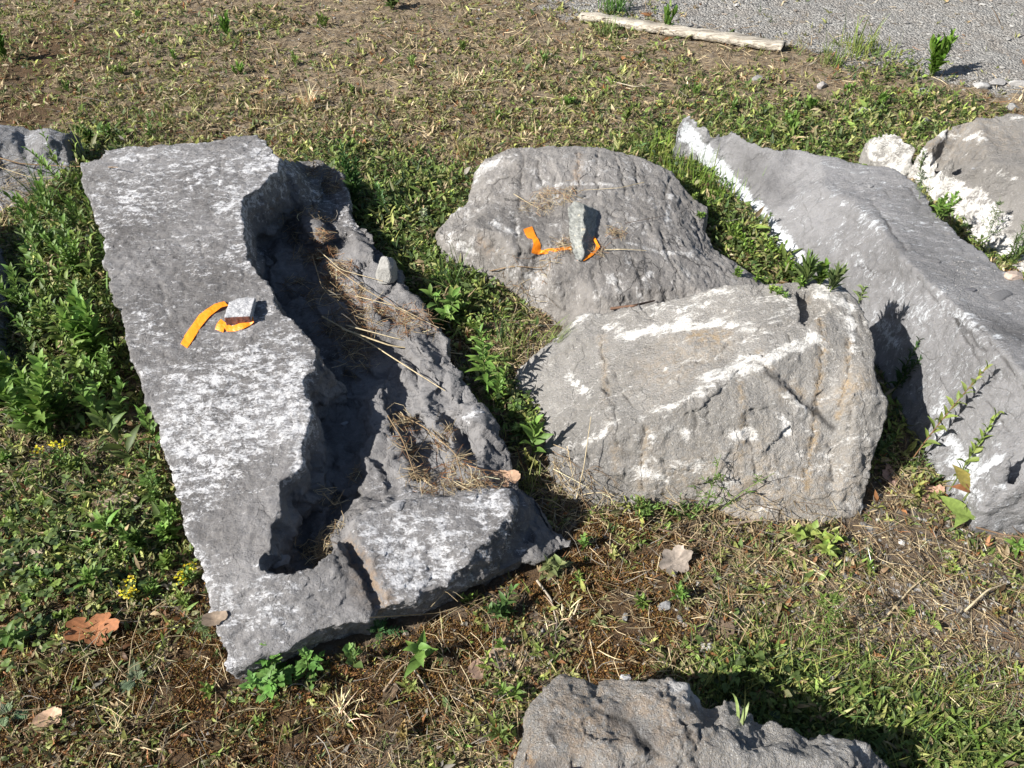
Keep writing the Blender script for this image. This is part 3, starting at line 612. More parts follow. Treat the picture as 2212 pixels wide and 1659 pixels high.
def jit(c, n, s=.18, g=None):
    g = g or rng
    return np.clip(np.tile(c, (n, 1)) * np.exp(g.normal(0, s, (n, 1))) * np.exp(g.normal(0, s * .4, (n, 3))), .004, .95)
def pick(pal, wts, n, s=.2):
    wts = np.array(wts, float); k = rng.choice(len(pal), n, p=wts / wts.sum())
    return np.clip(np.array(pal)[k] * np.exp(rng.normal(0, s, (n, 1))), .004, .9)

GREEN, BRIGHT, YGREEN, OLIVE, DEEP = (.11, .165, .045), (.19, .27, .06), (.32, .34, .10), (.25, .25, .105), (.050, .090, .028)
TAN, STRAW, BROWN, RUST, REDD, GREY, PALE = (.38, .29, .17), (.56, .46, .29), (.17, .11, .06), (.26, .12, .05), (.22, .05, .03), (.22, .20, .17), (.42, .44, .22)

# ------------------------------------------------------------------ ground cover (nobody could count it)
def scatter(n, x0=-3.6, x1=3.8, y0=.15, y1=5.9):
    """more points near the lens, none inside stones"""
    px = rng.uniform(-90, 2300, n); py = rng.uniform(-60, 1740, n)
    p = Wn(px, py, 0); x, y = p[:, 0], p[:, 1]
    k = ~in_rock(x, y); return x[k], y[k]
def field(spots, x, y, base=0.0):
    """sum of soft patches: spots = [(px, py, radius m, strength)]"""
    s = np.full(len(x), base)
    for a, b, r, v in spots:
        c = W(a, b, 0); s += v * np.exp(-(((x - c[0]) ** 2 + (y - c[1]) ** 2) / (r * r)))
    return s
LUSH = [(180,330,.25,1),(150,420,.2,1),(200,520,.22,1.2),(150,640,.22,1.2),(120,760,.22,1),(250,760,.18,1.1),(80,880,.14,1),(200,860,.16,.7),(160,560,.15,1),(240,640,.1,1),(90,540,.15,.9),
  (290,1000,.13,.7),(340,1160,.16,1),(300,1080,.16,.8),(60,1080,.12,.7),(260,1260,.14,.7),(130,1180,.15,.5),(40,1200,.14,.7),(90,1050,.12,.5),(430,1350,.1,.3),
  (700,330,.18,.6),(780,400,.22,1.1),(860,420,.28,1.1),(950,400,.15,.4),(860,500,.2,1),(960,590,.16,1.2),(1000,650,.16,1.2),(900,560,.12,1),(1100,690,.10,.5),(1060,800,.08,.8),(1110,870,.08,1),(1150,920,.06,.8),(1170,1000,.06,.7),
  (1430,360,.22,1.1),(1480,400,.18,1.2),(1530,440,.18,1.4),(1600,500,.16,1.5),(1660,550,.16,1.5),(1720,590,.12,1.4),(1480,330,.2,.7),(1550,420,.16,1.2),
  (1390,1090,.10,.8),(1500,1110,.06,.5),(1300,1100,.06,.6),(1750,1160,.14,.5),(1640,1500,.13,1.0),(1720,1560,.13,1.2),(1850,1600,.13,1.3),(1950,1640,.15,1.3),(2100,1600,.18,.9),(1560,1480,.1,.8),(2190,1620,.12,.9),
  (1900,900,.2,.5),(1960,980,.12,.8),(1760,325,.2,.6),(1640,290,.2,.4),(2040,240,.2,.5),(1800,280,.4,.25),(1950,270,.25,.5),(2170,540,.2,1),(2050,460,.2,.9),(1850,110,.35,.5),(1960,150,.25,.8),(1700,220,.7,.3),(1400,230,.6,.2),
  (1330,40,.2,.6),(430,60,.3,.3),(560,60,.3,.3),(60,100,.4,.3),(250,440,.1,.3)]
BARE = [(700,30,.6,.8),(1000,60,.6,.5),(1560,130,.6,.8),(1750,60,.6,1),(2150,60,.9,1.4),(2150,180,.3,.8),(1870,1350,.3,.5),(2080,1350,.2,.5),(1780,200,.3,.3),(600,90,.3,.4)]
def clump(x, y, sc_, seed=0): return fbm(np.column_stack([x, y, 0 * x + seed]), sc_, 3, .6)
def build_cover():
    # flat dead thatch and stems
    x, y = scatter(150000); gv = gravel_w(x, y)
    dens = .12 + .50 * np.clip(y - 1.2, 0, 1) + .45 * clump(x, y, 3.2, 1) + .25 * clump(x, y, 14, 1) + field([(1850,1280,.4,.5),(1000,50,.8,.4),(900,1340,.3,.2),(1400,1180,.3,.2)], x, y)
    k = rng.random(len(x)) < np.clip(dens, .06, 1) * (1 - .90 * gv) * (1 - .75 * moss_w(x, y)); x, y = x[k], y[k]; n = len(x)
    big = np.sqrt(.6 + y / 2.4)
    az = rng.uniform(0, 2 * math.pi, n); el = np.abs(rng.normal(0, .22, n))
    D = np.column_stack([np.cos(az) * np.cos(el), np.sin(az) * np.cos(el), np.sin(el)])
    P = np.column_stack([x, y, gz(x, y) + rng.uniform(.001, .014, n)])
    L = rng.gamma(2.2, .013, n) * big + .007
    C = pick([TAN, STRAW, BROWN, RUST, GREY], [6, 2.6, 4.5, 1.2, 2.5], n, .3)
    V, Fs, cc = leaves(P, D, L, rng.uniform(.0009, .0022, n) * big, rng.normal(.1, .25, n), 'blade3', 0, C, 1.0, 2)
    tag(link('dry_thatch', mk_mesh('dry_thatch', V, Fs, True, cc), M_DRY), 'dry dead grass and stem litter lying matted over the soil', 'dry grass', kind='stuff')
    # low weeds: small rosettes of short leaves
    x, y = scatter(150000); gv = gravel_w(x, y)
    f = field([(a_, b_, c_, d_ * (1 if b_ < 950 else .42)) for a_, b_, c_, d_ in LUSH], x, y); b = field(BARE, x, y)
    dens = .42 + .44 * np.clip(y - 1.6, 0, 1) + .6 * clump(x, y, 2.6, 5) * 1.0 + .45 * clump(x, y, 10, 5) + .9 * f - .8 * b - .45 * moss_w(x, y)
    k = rng.random(len(x)) < np.clip(dens, .03, 1) * (1 - .93 * gv) * (.40 + .42 * np.clip(y - 1.6, 0, 1)); x, y, f = x[k], y[k], f[k]; n = len(x)
    m = 6; big = np.repeat((.84 + .10 * y) , m)
    xx, yy, ff = np.repeat(x, m), np.repeat(y, m), np.repeat(f, m); N = n * m
    az = rng.uniform(0, 2 * math.pi, N); el = rng.uniform(.15, 1.25, N)
    D = np.column_stack([np.cos(az) * np.cos(el), np.sin(az) * np.cos(el), np.sin(el)])
    hgt = rng.uniform(0, 1, N) * np.clip(.004 + .03 * ff, .004, .05)
    P = np.column_stack([xx + rng.normal(0, .004, N), yy + rng.normal(0, .004, N), gz(xx, yy) + hgt])
    L = rng.gamma(5, .0036, N) * big * (1 + .22 * np.clip(ff, 0, 1.5)); Wd = L * rng.uniform(.16, .34, N)
    Ce = np.where((rng.random(n) < np.clip((y - 1.3) * .6, 0, .7))[:, None], pick([OLIVE, YGREEN, TAN, STRAW, GREEN, BROWN, RUST], [6.5, 3.4, 4.5, 2.6, 1.2, 1.4, .6], n, .30), pick([OLIVE, GREEN, YGREEN, BRIGHT, TAN, BROWN, RUST, GREY], [4, 2.6, 4.4, 1.2, 2.8, 2.0, 1.5, .6], n, .28))
    Cl = pick([GREEN, BRIGHT, YGREEN, DEEP, OLIVE, TAN], [4, 3.5, 2.4, 1.6, 2, .7], n, .26)
    lush = rng.random(n) < np.clip(f * 1.3, 0, .96)
    C = np.where(lush[:, None], Cl, Ce); C = np.repeat(C, m, 0) * np.exp(rng.normal(0, .16, (N, 1)))
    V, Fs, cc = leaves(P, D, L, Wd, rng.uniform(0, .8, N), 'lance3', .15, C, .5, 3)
    tag(link('low_weeds', mk_mesh('low_weeds', V, Fs, True, cc), M_LEAF), 'low mixed green and brown weeds growing over the soil', 'ground cover', kind='stuff')
    # short grass blades
    x, y = scatter(42000); gv = gravel_w(x, y); f = field(LUSH, x, y)
    g2 = field([(1480,400,.3,1.4),(1430,340,.25,1),(1720,1570,.2,1.2),(1900,1610,.2,1.2),(2120,1590,.2,1),(1620,1500,.15,1),(2000,1640,.2,1),(350,230,.5,.4),(250,250,.4,.5),(900,250,.6,.4),(1850,100,.3,.8),(1450,120,.5,.2),(60,1100,.2,.6),(1600,100,.5,.15)], x, y)
    k = rng.random(len(x)) < np.clip(.12 + .3 * clump(x, y, 4, 9) + .5 * g2 + .12 * f, .02, 1) * (1 - .85 * gv) * .55; x, y, f, g2 = x[k], y[k], f[k], g2[k]; n = len(x); m = 5
    xx, yy, ff, gg = [np.repeat(v, m) for v in (x, y, f, g2)]; N = n * m
    az = rng.uniform(0, 2 * math.pi, N); el = rng.uniform(.5, 1.45, N)
    D = np.column_stack([np.cos(az) * np.cos(el), np.sin(az) * np.cos(el), np.sin(el)])
    P = np.column_stack([xx + rng.normal(0, .006, N), yy + rng.normal(0, .006, N), gz(xx, yy)])
    L = rng.gamma(6, .005, N) * (1 + .9 * np.clip(gg, 0, 1.5)) * (.8 + .12 * yy)
    C = np.where((rng.random(n) < np.clip(.25 + .5 * g2, 0, .95))[:, None], pick([GREEN, YGREEN, BRIGHT], [2, 3, 2], n, .25), pick([OLIVE, TAN, STRAW, GREEN], [3, 3, 1, 2], n, .25))
    V, Fs, cc = leaves(P, D, L, rng.uniform(.0014, .0032, N) * (.75 + .13 * yy), rng.uniform(0, .9, N), 'blade3', .1, np.repeat(C, m, 0), .5, 2)
    tag(link('short_grass', mk_mesh('short_grass', V, Fs, True, cc), M_LEAF), 'short thin grass coming up between the stones', 'grass', kind='stuff')
    # clover
    x, y = scatter(16000)
    cl = field([(850,430,.22,1.2),(800,470,.15,1),(900,470,.15,1),(1110,870,.06,1.2),(1000,620,.12,1),(180,470,.15,.5),(60,1250,.12,.9),(50,1300,.1,.8),(120,1210,.1,.5),(720,340,.15,.6),(560,1180,.01,0),(1600,1540,.1,.4),(1660,300,.3,.25),(700,230,.4,.15)], x, y)
    k = rng.random(len(x)) < np.clip(cl, 0, 1) * .8; x, y = x[k], y[k]; n = len(x); m = 3; N = n * m
    a0 = np.repeat(rng.uniform(0, 6.28, n), m) + np.tile([0, 2.1, 4.2], n)
    hz = np.repeat(rng.uniform(.015, .055, n), m); xx, yy = np.repeat(x, m), np.repeat(y, m)
    D = np.column_stack([np.cos(a0), np.sin(a0), rng.uniform(-.1, .5, N)])
    V, Fs, cc = leaves(np.column_stack([xx, yy, gz(xx, yy) + hz]), D, rng.uniform(.009, .015, N), rng.uniform(.008, .013, N), .2, 'round3', .12, np.repeat(pick([DEEP, GREEN, BRIGHT], [2, 4, 1], n, .2), m, 0), .2, 3)
    tag(link('clover', mk_mesh('clover', V, Fs, True, cc), M_LEAF), 'low clover leaves filling the hollows between the stones', 'clover', kind='stuff')
    # moss tufts
    n0 = 30000; out = []
    for c, r in MOSSW:
        k = int(1100 * (r / .1) ** 1.7) if c[1] < 3 else 500
        a = rng.uniform(0, 6.28, k); rr = r * np.sqrt(rng.random(k)) * 1.15
        out.append(np.column_stack([c[0] + rr * np.cos(a), c[1] + rr * np.sin(a)]))
    q = np.concatenate(out); q = q[~in_rock(q[:, 0], q[:, 1])]; x, y = q[:, 0], q[:, 1]
    k = clump(x, y, 14, 3) > -.12; x, y = x[k], y[k]; m = 4; xx, yy = np.repeat(x, m), np.repeat(y, m); N = len(xx)
    az = rng.uniform(0, 6.28, N); el = rng.uniform(.5, 1.5, N); D = np.column_stack([np.cos(az) * np.cos(el), np.sin(az) * np.cos(el), np.sin(el)])
    V, Fs, cc = leaves(np.column_stack([xx + rng.normal(0, .005, N), yy + rng.normal(0, .005, N), gz(xx, yy)]), D, rng.uniform(.006, .014, N), rng.uniform(.0016, .003, N), .3, 'lance3', .1,
        pick([(.22, .11, .035), (.13, .065, .028), (.28, .17, .05), (.07, .04, .02), (.16, .15, .04)], [4, 4, 2, 2, 1], N, .3), .5, 2)
    tag(link('moss', mk_mesh('moss', V, Fs, True, cc), M_DRY), 'rusty brown moss cushions on the soil', 'moss', kind='stuff')
build_cover()

def pebble_arrays(x, y, z, s, g, flat=.55):
    """many little angular stones at once"""
    base = np.array([(1,0,0),(-1,0,0),(0,1,0),(0,-1,0),(0,0,1),(0,0,-1),(.7,.7,.45),(-.7,.6,.5),(.6,-.7,.5),(-.6,-.7,.45)], float)
    import itertools
    # hull of the ten points, computed once
    bm_pts = base; faces = []
    for a, b, c in itertools.combinations(range(10), 3):
        n = np.cross(bm_pts[b] - bm_pts[a], bm_pts[c] - bm_pts[a]); dd = (bm_pts - bm_pts[a]) @ n
        if np.all(dd < 1e-6): faces.append((a, b, c))
        elif np.all(dd > -1e-6): faces.append((a, c, b))
    f = np.array(faces); N = len(x)
    V = base[None] * g.uniform(.6, 1.2, (N, 10, 1)) * (s[:, None] * g.uniform(.6, 1.15, (N, 3)) * [1, 1, flat])[:, None]
    th = g.uniform(0, 6.28, N); c_, s_ = np.cos(th), np.sin(th)
    V = np.stack([V[..., 0] * c_[:, None] - V[..., 1] * s_[:, None], V[..., 0] * s_[:, None] + V[..., 1] * c_[:, None], V[..., 2]], -1)
    V += np.column_stack([x, y, z])[:, None]
    return V.reshape(-1, 3), (np.arange(N)[:, None, None] * 10 + f[None]).reshape(-1, 3)
x, y = scatter(60000); gv = gravel_w(x, y)
extra = field([(1800,1330,.35,.22),(2050,1400,.3,.3),(2150,1200,.2,.2),(700,30,.3,.3),(1500,1300,.2,.08),(1870,1480,.2,.2)], x, y)
k = rng.random(len(x)) < np.clip(gv * .75 + extra + .012, 0, 1); x, y = x[k], y[k]
s_ = rng.gamma(3, .0012, len(x)) * (.75 + .2 * y) + .0015
V, Fs = pebble_arrays(x, y, gz(x, y) + s_ * .1, s_, rng)
cc = np.repeat(pick([(.14, .135, .13), (.24, .235, .225), (.34, .33, .31), (.20, .17, .14)], [3, 4, 1.2, 1.5], len(x), .22), 10, 0)
def stone_mat(name, k=1.0):
    s = NT(name); c = s.attr('col', 'Color'); c = s.mix(s.rng_(s.noise(140, 4, .7), .35, .65, 0, .35), c, (.10, .095, .09))
    return s.done(s.bsdf(c, .9, s.bump(s.noise(160, 4, .7), .8, .003), .3))
M_STONE = stone_mat('gravel_stone')
tag(link('gravel', mk_mesh('gravel', V, Fs, False, cc), M_STONE), 'fine grey gravel and crumbs of stone on the ground', 'gravel', kind='stuff')

# ------------------------------------------------------------------ single plants
def root_at(px, py):
    p, n = hit(px, py); return np.array(p)
def finish(name, base, parts, label, cat, group=None):
    """parts: list of (part name, (V, F, C), material); V in world space"""
    if len(parts) == 1 and name in ('grass_tuft',):
        V, Fs, C = parts[0][1]; o = link(name, mk_mesh(name, V - base, Fs, True, C), parts[0][2], loc=base); return tag(o, label, cat, group)
    r = link(name, None, None, loc=base); tag(r, label, cat, group)
    for pn_, (V, Fs, C), m in parts: link(pn_, mk_mesh(pn_, V - base, Fs, True, C), m, parent=r)
    return r
def stem_path(base, h, lean, n=9, curl=0.0):
    t = np.linspace(0, 1, n)[:, None]; lean = np.array([lean[0], lean[1], 0.])
    return base + np.array([0, 0, h]) * (t - curl * .3 * t ** 2) + lean * h * (t * .5 + .5 * t ** 2)
def herb(px, py, h, label, lean=(0, 0), nl=22, ll=.045, lw=.26, colr=GREEN, prof='lance', stems=1, droop=.35, el=.6, cat='weed', group=None, taper=.5, spread=.25, flowers=None, base=None, stemc=(.11, .15, .04), r=.0018):
    if px < 400 and 340 < py < 1000: h = h + .08; nl = int(nl * 1.3); py = py + 50; ll = ll * 1.25
    elif 1500 < px < 1820 and 430 < py < 640: h = h * .75; ll = ll * .85; px = px - 8; py = py + 8
    base = root_at(px, py) if base is None else base; h *= 1.15; ll *= 1.2; nl = int(nl * 1.15)
    st_, lf, fl = [], [], []
    for s in range(stems):
        a = rng.uniform(0, 6.28); ln = (lean[0] + (math.cos(a) * spread if stems > 1 else 0), lean[1] + (math.sin(a) * spread if stems > 1 else 0))
        hh = h * (1 if s == 0 else rng.uniform(.6, 1)); b0 = base + np.array([rng.normal(0, .006), rng.normal(0, .006), -.005]) * (stems > 1)
        pth = stem_path(b0, hh, ln); st_.append(tube(pth, r, r * .55, 5, stemc))
        n = nl; t = np.linspace(.12, 1, n) ** .9; idx = t * (len(pth) - 1); i0 = np.clip(idx.astype(int), 0, len(pth) - 2); fr = (idx - i0)[:, None]
        P = pth[i0] * (1 - fr) + pth[i0 + 1] * fr; az = np.arange(n) * 2.4 + a + rng.normal(0, .2, n)
        e = el + .5 * t + rng.normal(0, .12, n); T = nrm(pth[-1] - pth[0])
        D = np.column_stack([np.cos(az) * np.cos(e), np.sin(az) * np.cos(e), np.sin(e)]) + T * .15
        L = ll * (1 - taper * np.abs(t - .45) * 1.2) * rng.uniform(.8, 1.15, n)
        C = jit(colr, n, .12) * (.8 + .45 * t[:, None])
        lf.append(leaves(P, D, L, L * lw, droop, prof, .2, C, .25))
        if flowers:
            fc, fr_ = flowers; m = 14; q = pth[-1] + rng.normal(0, fr_, (m, 3)) * [1, 1, .7]; az = rng.uniform(0, 6.28, m)
            fl.append(leaves(q, np.column_stack([np.cos(az), np.sin(az), rng.uniform(.2, 1, m)]), .007, .005, .2, 'round3', .1, jit(fc, m, .12), .4))
    parts = [('stem', cat_(st_), M_STEM), ('foliage', cat_(lf), M_LEAF)]
    if fl: parts.append(('flower', cat_(fl), M_LEAF))
    return finish('weed_plant', base, parts, label, cat, group)
def tuft(px, py, h, label, n=30, lean=(0, 0), spread=.5, wd=.004, colr=GREEN, droop=.6, group=None, name='grass_tuft', rad=.015, base=None, cat='grass tuft', mat=None):
    if px < 400 and py < 1000: h = h + .05; py = py + 30
    rad = min(rad, n * .0007); n = int(n * 1.3); colr = tuple(np.array(colr) * 1.25)
    base = root_at(px, py) if base is None else base
    az = rng.uniform(0, 6.28, n); e = rng.normal(0, spread, n)
    D = np.column_stack([np.cos(az) * np.sin(np.abs(e)) + lean[0], np.sin(az) * np.sin(np.abs(e)) + lean[1], np.cos(e)])
    P = base + np.column_stack([rng.normal(0, rad, n), rng.normal(0, rad, n), np.full(n, -.004)])
    L = h * rng.uniform(.45, 1.1, n)
    A = leaves(P, D, L, wd * rng.uniform(.7, 1.2, n), droop * rng.uniform(.2, 1.4, n), 'blade', .12, jit(colr, n, .2), .35, 3)
    return finish(name, base, [('blades', A, mat or M_LEAF)], label, cat, group)
def lobed(px, py, label, nl=9, size=.06, h=.06, colr=BRIGHT, lobes=5, lean=(0, 0), cat='weed', group=None, fern=False, base=None, stems=1, spread=.3):
    """leaves cut into lobes: every leaf a rachis with broad leaflets"""
    base = root_at(px, py) if base is None else base
    st_, lf = [], []
    for s in range(stems):
        a = rng.uniform(0, 6.28); ln = (lean[0] + (math.cos(a) * spread if stems > 1 else 0), lean[1] + (math.sin(a) * spread if stems > 1 else 0))
        pth = stem_path(base, h * (1 if s == 0 else rng.uniform(.6, 1)), ln); st_.append(tube(pth, .0018, .001, 5, (.12, .17, .05)))
        for i in range(nl):
            t = (i + 1) / nl; p = pth[min(len(pth) - 1, int(t * (len(pth) - 1)))]; az = i * 2.4 + a; e = .35 + .8 * t
            d = np.array([math.cos(az) * math.cos(e), math.sin(az) * math.cos(e), math.sin(e)]); L = size * rng.uniform(.7, 1.1) * (1.1 - .45 * t)
            c = jit(colr, 1, .12)[0] * (.8 + .4 * t); sd_ = nrm(np.cross(d, [0, 0, 1.])); k = lobes
            tt = np.linspace(.25, 1, k); Pq, Dq, Lq, Wq = [], [], [], []
            for j, u in enumerate(tt):
                q = p + d * L * u * .8 + np.array([0, 0, -.35 * L * u * u])
                ll = L * (.42 if not fern else .30) * (1 - .35 * abs(u - .5)); 
                if j == k - 1: Pq.append(q); Dq.append(d + np.array([0, 0, -.4])); Lq.append(ll * 1.2); Wq.append(ll * (.75 if not fern else .4))
                else:
                    for sg in (-1, 1): Pq.append(q); Dq.append(d * .75 + sd_ * sg + np.array([0, 0, -.15])); Lq.append(ll); Wq.append(ll * (.62 if not fern else .32))
            lf.append(leaves(np.array(Pq), np.array(Dq), np.array(Lq), np.array(Wq), .15, 'ovate' if not fern else 'lance', .08, c, .08))
            lf.append(leaves(p[None], d[None], L * .95, L * (.22 if not fern else .06), .35, 'lance', .1, c, .05))
    return finish('weed_plant', base, [('stem', cat_(st_), M_STEM), ('foliage', cat_(lf), M_LEAF)], label, cat, group)
def wispy(px, py, h, label, lean=(0, 0), nb=10, colr=GREEN, ll=.02, group=None, base=None, cat='weed', tip=None):
    """thin branching stem with tiny needle leaves"""
    base = root_at(px, py) if base is None else base
    pth = stem_path(base, h, lean, 12); st_ = [tube(pth, .0014, .0006, 4, np.array(colr) * 1.1)]; lf = []
    for i in range(nb):
        t = .15 + .8 * i / nb; p = pth[int(t * 11)]; az = i * 2.4; e = .7
        d = np.array([math.cos(az) * math.cos(e), math.sin(az) * math.cos(e), math.sin(e)]); L = h * .38 * (1.1 - t)
        bp = p + d * np.linspace(0, L, 5)[:, None] + np.array([0, 0, .15]) * (np.linspace(0, L, 5)[:, None] ** 2); st_.append(tube(bp, .0008, .0004, 3, np.array(colr) * 1.1))
        m = 12; q = bp[0] + (bp[-1] - bp[0]) * rng.random((m, 1)); az2 = rng.uniform(0, 6.28, m)
        lf.append(leaves(q, np.column_stack([np.cos(az2), np.sin(az2), rng.uniform(.3, 1, m)]), ll * rng.uniform(.6, 1.2, m), ll * .14, .3, 'lance3', .1, jit(tip or colr, m, .15), .4))
    return finish('weed_plant', base, [('stem', cat_(st_), M_STEM), ('foliage', cat_(lf), M_LEAF)], label, cat, group)

LG = (.16, .275, .055); MG = (.115, .20, .042); SAGE = (.15, .21, .10)
